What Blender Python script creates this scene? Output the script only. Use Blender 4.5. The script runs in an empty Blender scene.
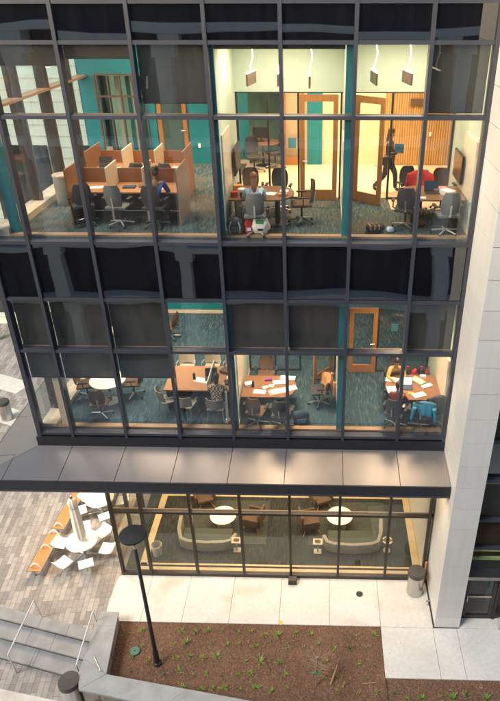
import bpy, bmesh, math, random
from mathutils import Vector, Matrix
R = math.radians
random.seed(7)
sc = bpy.context.scene
COL = sc.collection
F3, F2, F1 = 10.95, 5.55, 0.05

# ------------------------------------------------------------------ materials
def newmat(name):
    m = bpy.data.materials.new(name); m.use_nodes = True
    nt = m.node_tree; b = nt.nodes['Principled BSDF']
    return m, nt, b
def coords(nt, world=False, scale=(1, 1, 1), rot=(0, 0, 0)):
    if world:
        g = nt.nodes.new('ShaderNodeNewGeometry'); out = g.outputs['Position']
    else:
        g = nt.nodes.new('ShaderNodeTexCoord'); out = g.outputs['Object']
    mp = nt.nodes.new('ShaderNodeMapping'); mp.inputs['Scale'].default_value = scale; mp.inputs['Rotation'].default_value = rot
    nt.links.new(out, mp.inputs['Vector']); return mp.outputs['Vector']
def noise(nt, vec, scale, detail=3, rough=.55):
    n = nt.nodes.new('ShaderNodeTexNoise'); n.inputs['Scale'].default_value = scale
    n.inputs['Detail'].default_value = detail; n.inputs['Roughness'].default_value = rough
    nt.links.new(vec, n.inputs['Vector']); return n.outputs['Fac']
def ramp(nt, fac, stops):
    r = nt.nodes.new('ShaderNodeValToRGB'); el = r.color_ramp.elements
    while len(el) < len(stops): el.new(.5)
    for e, (p, c) in zip(el, stops): e.position = p; e.color = (*c, 1)
    nt.links.new(fac, r.inputs['Fac']); return r.outputs['Color']
def bump(nt, b, fac, strength=.2, dist=.01):
    n = nt.nodes.new('ShaderNodeBump'); n.inputs['Strength'].default_value = strength; n.inputs['Distance'].default_value = dist
    nt.links.new(fac, n.inputs['Height']); nt.links.new(n.outputs['Normal'], b.inputs['Normal'])
def mix(nt, fac, a, b_, mode='MIX'):
    n = nt.nodes.new('ShaderNodeMix'); n.data_type = 'RGBA'; n.blend_type = mode
    for s, v in ((0, fac), (6, a), (7, b_)):
        if isinstance(v, (int, float)): n.inputs[s].default_value = v
        elif isinstance(v, tuple): n.inputs[s].default_value = (*v, 1)
        else: nt.links.new(v, n.inputs[s])
    return n.outputs[2]
def plain(name, c, rough=.6, metal=0, var=.15, scale=6, world=False, spec=.5, bmp=0, stretch=(1, 1, 1)):
    m, nt, b = newmat(name)
    v = coords(nt, world, stretch); f = noise(nt, v, scale, 4)
    lo = tuple(x * (1 - var) for x in c); hi = tuple(min(1, x * (1 + var)) for x in c)
    nt.links.new(ramp(nt, f, [(.3, lo), (.7, hi)]), b.inputs['Base Color'])
    b.inputs['Roughness'].default_value = rough; b.inputs['Metallic'].default_value = metal
    b.inputs['Specular IOR Level'].default_value = spec
    if bmp: bump(nt, b, noise(nt, v, scale * 6, 3), bmp)
    return m
def emit(name, c, s):
    m, nt, b = newmat(name)
    b.inputs['Base Color'].default_value = (*c, 1); b.inputs['Emission Color'].default_value = (*c, 1)
    b.inputs['Emission Strength'].default_value = s; return m

M = {}
def wood(name, c1, c2, scale=3, axis=2, rough=.4):
    m, nt, b = newmat(name)
    st = [14, 14, 14]; st[axis] = .7
    v = coords(nt, False, tuple(st)); f = noise(nt, v, scale, 5, .6)
    nt.links.new(ramp(nt, f, [(.25, c1), (.75, c2)]), b.inputs['Base Color'])
    b.inputs['Roughness'].default_value = rough; bump(nt, b, f, .06); return m
M['wood'] = wood('honey_wood', (.30, .12, .03), (.43, .19, .052))
M['woodx'] = wood('honey_wood_flat', (.26, .12, .045), (.38, .19, .075), axis=0)
M['walnut'] = wood('walnut_top', (.13, .062, .030), (.22, .11, .055), axis=0, rough=.32)
M['bench'] = wood('bench_wood', (.42, .20, .075), (.60, .31, .12), axis=1)
M['carrel'] = wood('carrel_laminate', (.20, .085, .03), (.29, .13, .046), axis=0)
M['stake'] = wood('stake_wood', (.35, .2, .08), (.5, .3, .13))

def carpet(name, cols, scale=1.0, rot=0.2):
    m, nt, b = newmat(name)
    v = coords(nt, True, (20, 2.6, 1), (0, 0, rot)); f = noise(nt, v, 1.3 * scale, 4, .6)
    v2 = coords(nt, True, (1, 1, 1)); g = noise(nt, v2, .55, 2)
    c = ramp(nt, f, [(.36, cols[0]), (.5, cols[1]), (.66, cols[2])])
    c2 = ramp(nt, f, [(.34, cols[1]), (.52, cols[3]), (.70, cols[2])])
    r = nt.nodes.new('ShaderNodeMapRange'); r.inputs[1].default_value = .42; r.inputs[2].default_value = .6
    nt.links.new(g, r.inputs[0])
    nt.links.new(mix(nt, r.outputs[0], c, c2), b.inputs['Base Color'])
    b.inputs['Roughness'].default_value = .95; b.inputs['Specular IOR Level'].default_value = .1
    bump(nt, b, noise(nt, v2, 220, 2), .3); return m
M['carpet3'] = carpet('carpet_grey_teal', [(.028, .058, .068), (.055, .09, .095), (.125, .15, .14), (.105, .088, .068)])
M['carpet2'] = carpet('carpet_blue_teal', [(.016, .042, .060), (.034, .068, .088), (.095, .135, .145), (.026, .060, .080)])
M['carpet1'] = carpet('carpet_dark_lounge', [(.018, .022, .022), (.034, .036, .032), (.075, .062, .044), (.024, .036, .034)], rot=1.57)

M['teal'] = plain('teal_paint', (.0, .17, .22), .6, var=.05)
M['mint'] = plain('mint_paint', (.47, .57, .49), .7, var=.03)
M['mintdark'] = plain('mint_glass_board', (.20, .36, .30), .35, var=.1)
M['cream'] = plain('cream_paint', (.66, .54, .38), .6, var=.04)
M['creamfloor'] = plain('cream_floor_tile', (.62, .49, .33), .35, var=.05, scale=2)
M['border'] = plain('amber_floor_band', (.54, .42, .23), .45, var=.1, scale=3)
M['white'] = plain('white_paint', (.78, .78, .75), .5, var=.04)
M['whiteboard'] = plain('whiteboard_enamel', (.72, .66, .55), .25, var=.03)
M['lamin'] = plain('white_laminate', (.80, .78, .70), .35, var=.03)
M['black'] = plain('black_plastic', (.018, .018, .02), .45)
M['dark'] = plain('dark_mesh_fabric', (.035, .036, .04), .85)
M['greyf'] = plain('grey_mesh_fabric', (.13, .14, .14), .85)
M['brownf'] = plain('brown_fabric', (.10, .058, .030), .85)
M['creamf'] = plain('cream_shell_plastic', (.50, .43, .31), .5)
M['greys'] = plain('taupe_shell_plastic', (.20, .18, .15), .5)
M['silver'] = plain('silver_metal', (.55, .55, .54), .3, 1, var=.08)
M['paleplastic'] = plain('pale_grey_plastic', (.45, .45, .43), .45)
M['steel'] = plain('brushed_steel', (.52, .51, .50), .28, 1, var=.15, scale=3, stretch=(20, 20, .4))
M['frame'] = plain('slate_aluminium', (.060, .066, .088), .42, .3, var=.08, scale=3)
M['framedk'] = plain('bronze_aluminium', (.042, .037, .036), .4, .3, var=.1)
M['browntrim'] = plain('brown_inner_frame', (.11, .07, .05), .5, .1)
M['canopy'] = plain('canopy_metal_sheet', (.20, .185, .182), .38, .4, var=.06, scale=1.2)
M['fascia'] = plain('canopy_fascia', (.03, .032, .042), .4, .3)
def mk_clad(name, k):
    m, nt, b = newmat(name)
    f = noise(nt, coords(nt, True, (5, 5, .35)), 1.6, 5, .6); g = noise(nt, coords(nt, True), .7, 2)
    c = ramp(nt, f, [(.3, (.645 * k, .635 * k, .605 * k)), (.7, (.70 * k, .69 * k, .665 * k))])
    c = mix(nt, .5, c, ramp(nt, g, [(.3, (.93, .93, .92)), (.7, (1, 1, 1))]), 'MULTIPLY')
    nt.links.new(c, b.inputs['Base Color']); b.inputs['Roughness'].default_value = .4; return m
M['clad'] = mk_clad('white_cladding_panel', 1.0); M['clad1'] = mk_clad('white_cladding_panel_b', .965); M['clad2'] = mk_clad('white_cladding_panel_c', 1.03)
def slope(o):
    for v in o.data.vertices:
        k = min((v.co.y + 1.32) / 1.215, (v.co.x + 2.22) / 1.235); v.co.z += .17 * max(0, min(1, k))
    return o
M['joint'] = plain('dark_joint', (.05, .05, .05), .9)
M['wing'] = plain('bronze_tinted_glass', (.035, .028, .020), .08, var=.4, scale=.9, world=True)
M['opp'] = plain('pale_concrete_frame', (.74, .76, .77), .8, var=.08, scale=1)
M['oppdark'] = plain('dark_wall_behind', (.02, .02, .022), .6)
M['red'] = plain('red_fabric', (.42, .025, .025), .85)
M['blue'] = plain('blue_fabric', (.03, .10, .42), .85)
M['ltblue'] = plain('pale_blue_shirt', (.38, .50, .62), .85, var=.3, scale=14)
M['tealf'] = plain('teal_blue_jacket', (.03, .17, .26), .85)
M['yellow'] = plain('mustard_shirt', (.42, .28, .08), .85)
M['maroon'] = plain('maroon_fabric', (.16, .02, .02), .85)
M['tan'] = plain('tan_coat', (.42, .22, .09), .9, bmp=.2)
M['navy'] = plain('navy_fabric', (.01, .035, .07), .85)
M['skin'] = plain('skin', (.45, .24, .15), .55, var=.05)
M['skindk'] = plain('brown_skin', (.16, .075, .04), .55, var=.05)
M['hairbk'] = plain('black_hair', (.012, .01, .01), .5, stretch=(8, 8, 1))
M['hairred'] = plain('auburn_hair', (.24, .075, .02), .5, stretch=(8, 8, 1))
M['hairbr'] = plain('brown_hair', (.10, .045, .02), .5)
M['paper'] = plain('paper', (.80, .78, .72), .7, var=.04)
M['purple'] = plain('purple_case', (.16, .02, .25), .6)
M['green'] = plain('green_print', (.03, .30, .08), .7)
M['orange'] = plain('orange_wrap', (.6, .22, .03), .6)
M['pink'] = plain('pink_folder', (.55, .25, .25), .6)
M['sofa'] = plain('sofa_sage_fabric', (.26, .245, .19), .9, bmp=.3, scale=20)
M['sofa_in'] = plain('sofa_seat_fabric', (.06, .07, .05), .9, bmp=.3, scale=20)
M['rug'] = plain('lounge_rug', (.05, .055, .04), .95, var=.25, scale=9)
M['yellowpaint'] = plain('yellow_marker', (.80, .50, .01), .6)
M['stone'] = plain('bluestone_cap', (.33, .335, .33), .75, var=.14, scale=2.5, world=True, bmp=.12)
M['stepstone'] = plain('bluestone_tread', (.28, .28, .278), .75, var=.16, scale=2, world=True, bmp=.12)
M['bark'] = plain('bark', (.12, .085, .06), .9, bmp=.5)
M['sillbrown'] = plain('tan_sill', (.36, .23, .13), .4, .1, var=.06)

def mk_concrete():
    m, nt, b = newmat('sidewalk_concrete')
    v = coords(nt, True); f = noise(nt, v, 1.1, 6, .6); g = noise(nt, v, 9, 6, .7); s = noise(nt, v, .7, 3, .5)
    c = ramp(nt, f, [(.3, (.56, .525, .47)), (.7, (.66, .635, .585))])
    c = mix(nt, .35, c, ramp(nt, g, [(.35, (.55, .51, .45)), (.6, (.78, .75, .70))]))
    c = mix(nt, ramp(nt, s, [(.58, (0, 0, 0)), (.72, (.5, .5, .5))]), c, (.44, .37, .28))
    sp_ = nt.nodes.new('ShaderNodeTexVoronoi'); sp_.inputs['Scale'].default_value = 2.6; nt.links.new(v, sp_.inputs['Vector'])
    c = mix(nt, ramp(nt, sp_.outputs['Distance'], [(.03, (.6, .6, .6)), (.06, (0, 0, 0))]), c, (.22, .20, .17))
    nt.links.new(c, b.inputs['Base Color']); b.inputs['Roughness'].default_value = .85
    bump(nt, b, g, .12); return m
M['concrete'] = mk_concrete()

def mk_paver(name, cols, w=.46, h=.155, rot=R(84), mortar=(.13, .12, .11)):
    m, nt, b = newmat(name)
    v = coords(nt, True, (1, 1, 1), (0, 0, rot))
    br = nt.nodes.new('ShaderNodeTexBrick')
    br.inputs['Color1'].default_value = (0, 0, 0, 1); br.inputs['Color2'].default_value = (1, 1, 1, 1)
    br.inputs['Mortar'].default_value = (.5, .5, .5, 1)
    br.inputs['Scale'].default_value = 1; br.inputs['Mortar Size'].default_value = .005; br.inputs['Bias'].default_value = 0
    br.inputs['Brick Width'].default_value = w; br.inputs['Row Height'].default_value = h; br.offset = .37; br.offset_frequency = 3
    nt.links.new(v, br.inputs['Vector'])
    c = ramp(nt, br.outputs['Color'], [(0, cols[0]), (.33, cols[1]), (.66, cols[2]), (1, cols[3])])
    n2 = noise(nt, coords(nt, True), 7, 5, .65)
    c = mix(nt, .25, c, ramp(nt, n2, [(.3, (.16, .145, .13)), (.7, (.5, .46, .42))]))
    c = mix(nt, br.outputs['Fac'], c, mortar)
    nt.links.new(c, b.inputs['Base Color']); b.inputs['Roughness'].default_value = .8
    inv = nt.nodes.new('ShaderNodeMath'); inv.operation = 'SUBTRACT'; inv.inputs[0].default_value = 1
    nt.links.new(br.outputs['Fac'], inv.inputs[1]); bump(nt, b, inv.outputs[0], .3, .01); return m
M['paver'] = mk_paver('patio_pavers', [(.20, .18, .168), (.28, .25, .23), (.36, .325, .295), (.43, .39, .35)])
M['stonewall'] = mk_paver('planter_stone_courses', [(.16, .15, .13), (.22, .2, .18), (.26, .24, .21), (.3, .28, .25)], .4, .09, 0)

def mk_mulch():
    m, nt, b = newmat('bark_mulch')
    v = coords(nt, True, (1, 1, 1)); f = noise(nt, v, 26, 8, .75)
    vo = nt.nodes.new('ShaderNodeTexVoronoi'); vo.inputs['Scale'].default_value = 32; nt.links.new(v, vo.inputs['Vector'])
    big = noise(nt, v, 1.4, 3)
    c = ramp(nt, f, [(.28, (.08, .044, .030)), (.50, (.19, .108, .072)), (.64, (.29, .185, .125)), (.78, (.42, .29, .20))])
    c = mix(nt, .45, c, ramp(nt, vo.outputs['Color'], [(.1, (.08, .043, .028)), (.6, (.20, .112, .07)), (.95, (.32, .205, .135))]))
    c = mix(nt, .5, c, ramp(nt, big, [(.3, (.6, .6, .6)), (.7, (1.2, 1.15, 1.1))]), 'MULTIPLY')
    nt.links.new(c, b.inputs['Base Color']); b.inputs['Roughness'].default_value = .95
    b.inputs['Specular IOR Level'].default_value = .15
    bump(nt, b, f, .9, .03); return m
M['mulch'] = mk_mulch()
M['chip'] = plain('wood_chip', (.30, .18, .10), .9, var=.4, scale=3, world=True)
M['ground'] = plain('far_ground', (.22, .21, .20), .9, var=.2, scale=.3, world=True)

def mk_leaf(name, a, b_):
    m, nt, b = newmat(name)
    f = noise(nt, coords(nt, True), 3, 3)
    nt.links.new(ramp(nt, f, [(.3, a), (.7, b_)]), b.inputs['Base Color'])
    b.inputs['Roughness'].default_value = .6; return m
M['leaf'] = mk_leaf('grass_blade', (.12, .26, .03), (.24, .40, .06))
M['leafdk'] = mk_leaf('tree_leaf', (.03, .07, .02), (.07, .12, .03))

def tilt(nt, nrm, amt):
    oi = nt.nodes.new('ShaderNodeObjectInfo'); wn = nt.nodes.new('ShaderNodeTexWhiteNoise'); wn.noise_dimensions = '1D'
    nt.links.new(oi.outputs['Random'], wn.inputs['W'])
    a = nt.nodes.new('ShaderNodeVectorMath'); a.operation = 'MULTIPLY_ADD'
    nt.links.new(wn.outputs['Color'], a.inputs[0]); a.inputs[1].default_value = (amt, 0, amt * .6); a.inputs[2].default_value = (-amt / 2, 0, -amt * .3)
    b_ = nt.nodes.new('ShaderNodeVectorMath'); b_.operation = 'ADD'; nt.links.new(a.outputs[0], b_.inputs[0]); nt.links.new(nrm, b_.inputs[1])
    c = nt.nodes.new('ShaderNodeVectorMath'); c.operation = 'NORMALIZE'; nt.links.new(b_.outputs[0], c.inputs[0]); return c.outputs[0]
def mk_glass(name, tint=(.97, .975, .975), ior=1.62, base=.02, warp=.006):
    m = bpy.data.materials.new(name); m.use_nodes = True; nt = m.node_tree
    nt.nodes.remove(nt.nodes['Principled BSDF']); out = nt.nodes['Material Output']
    tr = nt.nodes.new('ShaderNodeBsdfTransparent'); tr.inputs[0].default_value = (*tint, 1)
    gl = nt.nodes.new('ShaderNodeBsdfGlossy'); gl.inputs['Roughness'].default_value = .0
    gl.inputs['Color'].default_value = (.85, .93, 1, 1)
    # Schlick reflectance from the true angle of incidence, the same for both faces of the pane
    f0 = ((ior - 1) / (ior + 1)) ** 2 * .8 + base * .5
    ge = nt.nodes.new('ShaderNodeNewGeometry'); dt = nt.nodes.new('ShaderNodeVectorMath'); dt.operation = 'DOT_PRODUCT'
    nt.links.new(ge.outputs['Incoming'], dt.inputs[0]); nt.links.new(ge.outputs['Normal'], dt.inputs[1])
    def mth(op, a, b_=None):
        q = nt.nodes.new('ShaderNodeMath'); q.operation = op
        for i_, v_ in ((0, a), (1, b_)):
            if v_ is None: continue
            if isinstance(v_, (int, float)): q.inputs[i_].default_value = v_
            else: nt.links.new(v_, q.inputs[i_])
        return q.outputs[0]
    k_ = mth('POWER', mth('SUBTRACT', 1.0, mth('ABSOLUTE', dt.outputs['Value'])), 5.0)
    class _A: pass
    ad = _A(); f0n = mth('MULTIPLY', mth('ADD', .55, mth('MULTIPLY', noise(nt, coords(nt, True, (1, 1, .5)), 1.3, 4, .6), .9)), f0)
    ad.outputs = [mth('ADD', mth('MULTIPLY', k_, 1 - f0), f0n)]
    mx = nt.nodes.new('ShaderNodeMixShader')
    nt.links.new(ad.outputs[0], mx.inputs[0]); nt.links.new(tr.outputs[0], mx.inputs[1]); nt.links.new(gl.outputs[0], mx.inputs[2])
    n = nt.nodes.new('ShaderNodeBump'); n.inputs['Strength'].default_value = 1; n.inputs['Distance'].default_value = warp
    f = noise(nt, coords(nt, True), .9, 1, .3); nt.links.new(f, n.inputs['Height'])
    nt.links.new(tilt(nt, n.outputs['Normal'], .018) if warp else n.outputs['Normal'], gl.inputs['Normal'])
    if warp:
        df = nt.nodes.new('ShaderNodeBsdfDiffuse'); df.inputs[0].default_value = (.55, .56, .56, 1)
        m2 = nt.nodes.new('ShaderNodeMixShader'); dn = noise(nt, coords(nt, True, (3, 3, .5)), 1.7, 5, .65)
        nt.links.new(ramp(nt, dn, [(.40, (.006, .006, .006)), (.75, (.028, .028, .028))]), m2.inputs[0])
        nt.links.new(mx.outputs[0], m2.inputs[1]); nt.links.new(df.outputs[0], m2.inputs[2]); nt.links.new(m2.outputs[0], out.inputs['Surface'])
        return m
    nt.links.new(mx.outputs[0], out.inputs['Surface']); return m
M['glass'] = mk_glass('facade_glass')
M['glassin'] = mk_glass('partition_glass', (.95, .95, .94), 1.35, .0, 0)
M['glassdk'] = mk_glass('tinted_glass', (.93, .92, .88), 1.45, .01, .01)
M['frost'] = plain('pale_blind_fabric', (.55, .70, .66), .6, var=.05, scale=2)
def mk_spandrel():
    m, nt, b = newmat('spandrel_glass')
    b.inputs['Base Color'].default_value = (.005, .005, .008, 1); b.inputs['Roughness'].default_value = .02
    b.inputs['IOR'].default_value = 2.3
    f = noise(nt, coords(nt, True), .8, 0, .3); bump(nt, b, f, 1, .008)
    nl = b.inputs['Normal'].links[0].from_socket; nt.links.new(tilt(nt, nl, .03), b.inputs['Normal'])
    dn = noise(nt, coords(nt, True, (3, 3, .5)), 1.5, 5, .65)
    nt.links.new(ramp(nt, dn, [(.35, (.004, .004, .007)), (.75, (.010, .011, .014))]), b.inputs['Base Color']); return m
M['spandrel'] = mk_spandrel()
def mk_shade():
    m = bpy.data.materials.new('charcoal_shade_mesh'); m.use_nodes = True; nt = m.node_tree
    b = nt.nodes['Principled BSDF']; b.inputs['Base Color'].default_value = (.045, .047, .047, 1); b.inputs['Roughness'].default_value = .9
    out = nt.nodes['Material Output']; tr = nt.nodes.new('ShaderNodeBsdfTransparent'); mx = nt.nodes.new('ShaderNodeMixShader')
    w = nt.nodes.new('ShaderNodeTexWave'); w.inputs['Scale'].default_value = 60; nt.links.new(coords(nt, True), w.inputs['Vector'])
    nt.links.new(ramp(nt, w.outputs[0], [(.0, (.07, .07, .07)), (1, (.13, .13, .13))]), mx.inputs[0])
    nt.links.new(b.outputs[0], mx.inputs[1]); nt.links.new(tr.outputs[0], mx.inputs[2]); nt.links.new(mx.outputs[0], out.inputs[0])
    return m
M['shade'] = mk_shade()
def mk_slat():
    m, nt, b = newmat('slatted_wood_wall')
    w = nt.nodes.new('ShaderNodeTexWave'); w.inputs['Scale'].default_value = 4.2; w.inputs['Distortion'].default_value = 0
    w.bands_direction = 'X'; nt.links.new(coords(nt, True), w.inputs['Vector'])
    n = noise(nt, coords(nt, True, (6, 6, .6)), 2, 5)
    c = ramp(nt, w.outputs[0], [(.15, (.24, .125, .04)), (.40, (.46, .27, .09)), (.9, (.54, .33, .11))])
    c = mix(nt, .35, c, ramp(nt, n, [(.3, (.2, .09, .02)), (.7, (.6, .36, .12))]))
    nt.links.new(c, b.inputs['Base Color']); b.inputs['Roughness'].default_value = .55; bump(nt, b, w.outputs[0], .5, .02); return m
M['slat'] = mk_slat()
def mk_plaid():
    m, nt, b = newmat('plaid_cloth')
    ch = nt.nodes.new('ShaderNodeTexChecker'); ch.inputs['Scale'].default_value = 22
    ch.inputs[1].default_value = (.02, .02, .025, 1); ch.inputs[2].default_value = (.5, .42, .3, 1)
    nt.links.new(coords(nt), ch.inputs['Vector']); nt.links.new(ch.outputs[0], b.inputs['Base Color']); b.inputs['Roughness'].default_value = .9
    return m
M['plaid'] = mk_plaid()
M['lampglow'] = emit('lamp_glow', (1, .78, .48), 14)
M['ceilglow'] = emit('ceiling_panel_glow', (1, .84, .62), 6)
M['cordglow'] = emit('cord_painted_light', (1, .86, .62), 2.0)  # cord is no lamp; emission stands for lamp light falling on it
M['screen'] = emit('laptop_screen', (.45, .65, 1), .9)
M['bulb'] = emit('small_bulb', (1, .62, .25), 6)
M['patternlid'] = plain('speckled_lid', (.32, .27, .22), .6, var=.7, scale=22)
M['greydrum'] = plain('grey_drum', (.20, .21, .19), .8, var=.1)

# ------------------------------------------------------------------ mesh helpers
class MB:
    def __init__(s): s.v, s.f = [], []
    def add(s, vs, fs, mt=None):
        k = len(s.v)
        s.v += [tuple(mt @ Vector(p)) if mt else tuple(p) for p in vs]
        s.f += [tuple(i + k for i in f) for f in fs]; return s
    def box(s, x0, x1, y0, y1, z0, z1, mt=None):
        vs = [(x0, y0, z0), (x1, y0, z0), (x1, y1, z0), (x0, y1, z0), (x0, y0, z1), (x1, y0, z1), (x1, y1, z1), (x0, y1, z1)]
        return s.add(vs, [(0, 3, 2, 1), (4, 5, 6, 7), (0, 1, 5, 4), (1, 2, 6, 5), (2, 3, 7, 6), (3, 0, 4, 7)], mt)
    def tube(s, p0, p1, r0, r1=None, n=10, caps=True):
        r1 = r0 if r1 is None else r1
        p0, p1 = Vector(p0), Vector(p1); d = (p1 - p0).normalized()
        a = d.orthogonal().normalized(); b = d.cross(a); vs = []
        for p, r in ((p0, r0), (p1, r1)):
            for i in range(n):
                t = 2 * math.pi * i / n; vs.append(p + a * r * math.cos(t) + b * r * math.sin(t))
        fs = [(i, (i + 1) % n, n + (i + 1) % n, n + i) for i in range(n)]
        if caps: fs += [tuple(range(n))[::-1], tuple(range(n, 2 * n))]
        return s.add(vs, fs)
    def path(s, pts, r, n=8):
        for a, b in zip(pts, pts[1:]): s.tube(a, b, r, r, n)
        return s
    def lathe(s, prof, c=(0, 0, 0), n=24, sy=1, rot=0):
        vs = []
        for r, z in prof:
            for i in range(n):
                t = 2 * math.pi * i / n; vs.append((c[0] + r * math.cos(t), c[1] + r * sy * math.sin(t), c[2] + z))
        fs = [(j * n + i, j * n + (i + 1) % n, (j + 1) * n + (i + 1) % n, (j + 1) * n + i) for j in range(len(prof) - 1) for i in range(n)]
        fs += [tuple(range(n))[::-1], tuple(range((len(prof) - 1) * n, len(prof) * n))]
        return s.add(vs, fs)
    def prism(s, poly, z0, z1):
        n = len(poly)
        vs = [(x, y, z0) for x, y in poly] + [(x, y, z1) for x, y in poly]
        fs = [tuple(range(n))[::-1], tuple(range(n, 2 * n))] + [(i, (i + 1) % n, n + (i + 1) % n, n + i) for i in range(n)]
        return s.add(vs, fs)
    def build(s, name, mat, parent=None, loc=(0, 0, 0), rot=(0, 0, 0), bevel=0, smooth=False, label=None, kind=None):
        me = bpy.data.meshes.new(name); me.from_pydata(s.v, [], s.f); me.validate()
        bm = bmesh.new(); bm.from_mesh(me); bmesh.ops.recalc_face_normals(bm, faces=bm.faces)
        if bevel: bmesh.ops.bevel(bm, geom=[e for e in bm.edges if e.calc_face_angle(0) > .6], offset=bevel, segments=2, affect='EDGES', profile=.6)
        bm.to_mesh(me); bm.free()
        if smooth:
            for p in me.polygons: p.use_smooth = True
            try: me.set_sharp_from_angle(angle=R(40))
            except Exception: pass
        me.materials.append(mat if not isinstance(mat, str) else M[mat])
        o = bpy.data.objects.new(name, me); COL.objects.link(o)
        o.location = loc; o.rotation_euler = rot
        if parent: o.parent = parent
        if label: o['label'] = label
        if kind: o['kind'] = kind
        return o
def tag(o, label, cat=None, group=None):
    o['label'] = label
    if cat: o['category'] = cat
    if group: o['group'] = group
    return o
def thing(name, label, cat, loc=(0, 0, 0), rz=0, group=None):
    o = bpy.data.objects.new(name, None); COL.objects.link(o); o.empty_display_size = .2
    o.location = loc; o.rotation_euler = (0, 0, rz); return tag(o, label, cat, group)
def dup(root, loc, rz, label, group=None, sw=None):
    def cp(o, par):
        c = o.copy(); COL.objects.link(c); c.parent = par
        for ch in list(o.children): cp(ch, c)
        return c
    r = cp(root, None); r.location = loc; r.rotation_euler = (0, 0, rz); r['label'] = label
    if group: r['group'] = group
    return r
def bx(name, mat, parent, *a, **k):
    return MB().box(*a).build(name, mat, parent, **k)
def Z(a): return Matrix.Rotation(a, 4, 'Z')

# ------------------------------------------------------------------ setting
def struct(name, mb, mat): return mb.build(name, mat, kind='structure')
struct('ground', MB().add([(-600, -600, -.52), (600, -600, -.52), (600, 900, -.52), (-600, 900, -.52)], [(0, 1, 2, 3)]), 'ground')
struct('lower_plaza_paving', MB().box(-14, 2.0, -5.2, -1.2, -.6, -.45), 'paver')
struct('lower_plaza_concrete', MB().prism([(-14, -14.5), (30, -14.5), (30, -4.6), (1.5, -4.6), (-.1, -3.86), (-1.9, -3.54), (-14, -1.4)], -.5, -.444), 'concrete')
# upper patio: stops at the stair line
d = Vector((.972, -.235)); 
def nos(x, off):    # y of the stair nosing line number `off` at x
    return -1.68 - .2417 * (x + 2.62) - off
patio = [(-30, nos(-30, -.36) + 0), (.45, nos(.45, -.36)), (.45, -1.52), (.41, -.98), (.44, -.12), (.56, .02), (.56, 30), (-30, 30)]
struct('patio', MB().prism(patio, -.6, 0), 'paver')
for xa, ya, xb, yb in []: pass
cw = MB()
cw.prism([(.45, -1.71), (.43, -1.4), (.4, -1.0), (.41, -.5), (.44, -.13), (.56, 0), (.56, .3), (1.10, .3), (1.02, -1.71)], -.3, .004)
xs = [1.03, 2.02, 3.2, 4.6, 6.06, 7.5, 8.5]   # joints roughly as in the photo
cw = MB()
jt = [(.0, 0)]
def slab(poly): cw.prism(poly, -.3, .004)
slab([(.45, -1.705), (.43, -1.4), (.4, -1.0), (.41, -.5), (.44, -.13), (.56, 0.0), (.56, .04), (1.49, .04), (1.49, -1.705)])
for a, b in [(1.5, 2.69), (2.7, 4.06), (4.07, 5.52), (5.53, 6.99), (7.0, 8.45)]:
    slab([(a, -1.705), (b, -1.705), (b, .04), (a, .04)])
slab([(8.46, -1.72), (9.95, -1.72), (9.95, .04), (8.46, .04)])
for a, b in [(8.46, 9.935), (9.945, 10.615), (10.625, 12.4), (12.41, 14.5)]:
    slab([(a, -3.28), (b, -3.28), (b, -1.73), (a, -1.73)])
slab([(10.72, -1.725), (14.5, -1.725), (14.5, -1.2), (10.72, -1.2)])
struct('sidewalk', cw, 'concrete')
bed = MB()
nx, ny = 200, 48
bpts = []
rnd = random.Random(3)
for j in range(ny + 1):
    for i in range(nx + 1):
        x = .9 + i * (15 - .9) / nx
        lim = -1.70 if x < 8.47 else -3.28
        y = lim + (-5.4 - lim) * j / ny
        bpts.append((x, y, -.035 + .018 * rnd.random() + .02 * math.sin(x * 1.7 + y * 2.1) * (1 if 0 < j else 0)))
bed.add(bpts, [(j * (nx + 1) + i, j * (nx + 1) + i + 1, (j + 1) * (nx + 1) + i + 1, (j + 1) * (nx + 1) + i) for j in range(ny) for i in range(nx)])
o = bed.build('planting_bed', 'mulch'); o['kind'] = 'structure'
# loose chips of bark over the bed
ch = MB(); rr = random.Random(11)
for k in range(2600):
    x = rr.uniform(1.0, 12.5); y = rr.uniform(-4.3, -1.74 if x < 8.47 else -3.31)
    L = rr.uniform(.008, .024) * (2.2 if rr.random() < .03 else 1); w = L * rr.uniform(.15, .4); a = rr.uniform(0, 6.28); t = rr.uniform(-.5, .5)
    mt = Matrix.Translation((x, y, -.008 + rr.uniform(0, .012))) @ Z(a) @ Matrix.Rotation(t, 4, 'Y')
    ch.box(-L, L, -w, w, -.002, .003, mt)
o = ch.build('bark_chips', 'chip'); o['kind'] = 'stuff'; tag(o, 'loose bark chips scattered over the brown mulch bed', 'mulch')
# steps
st = thing('stone_steps', 'grey bluestone steps going down beside the planter wall', 'steps', (0, 0, 0))
for k in range(3):
    z = -.15 * k
    top = -.36 if k == 0 else .47 * (k - 1) - .03
    tr = MB()
    cuts = [-9, -6.2, -3.6, -1.9 + .3 * k, -.5 - .35 * k, .45]
    for a, b in zip(cuts, cuts[1:]):
        tr.prism([(a + .004, nos(a, .47 * k)), (b - .004, nos(b, .47 * k)), (b - .004, nos(b, top)), (a + .004, nos(a, top))], z - .05, z + .005)
    tr.build('tread', 'stepstone', st)
    MB().prism([(-9, nos(-9, .47 * k - .03)), (.45, nos(.45, .47 * k - .03)), (.45, nos(.45, top)), (-9, nos(-9, top))], z - .4, z - .052).build('riser', 'joint', st)
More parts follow.
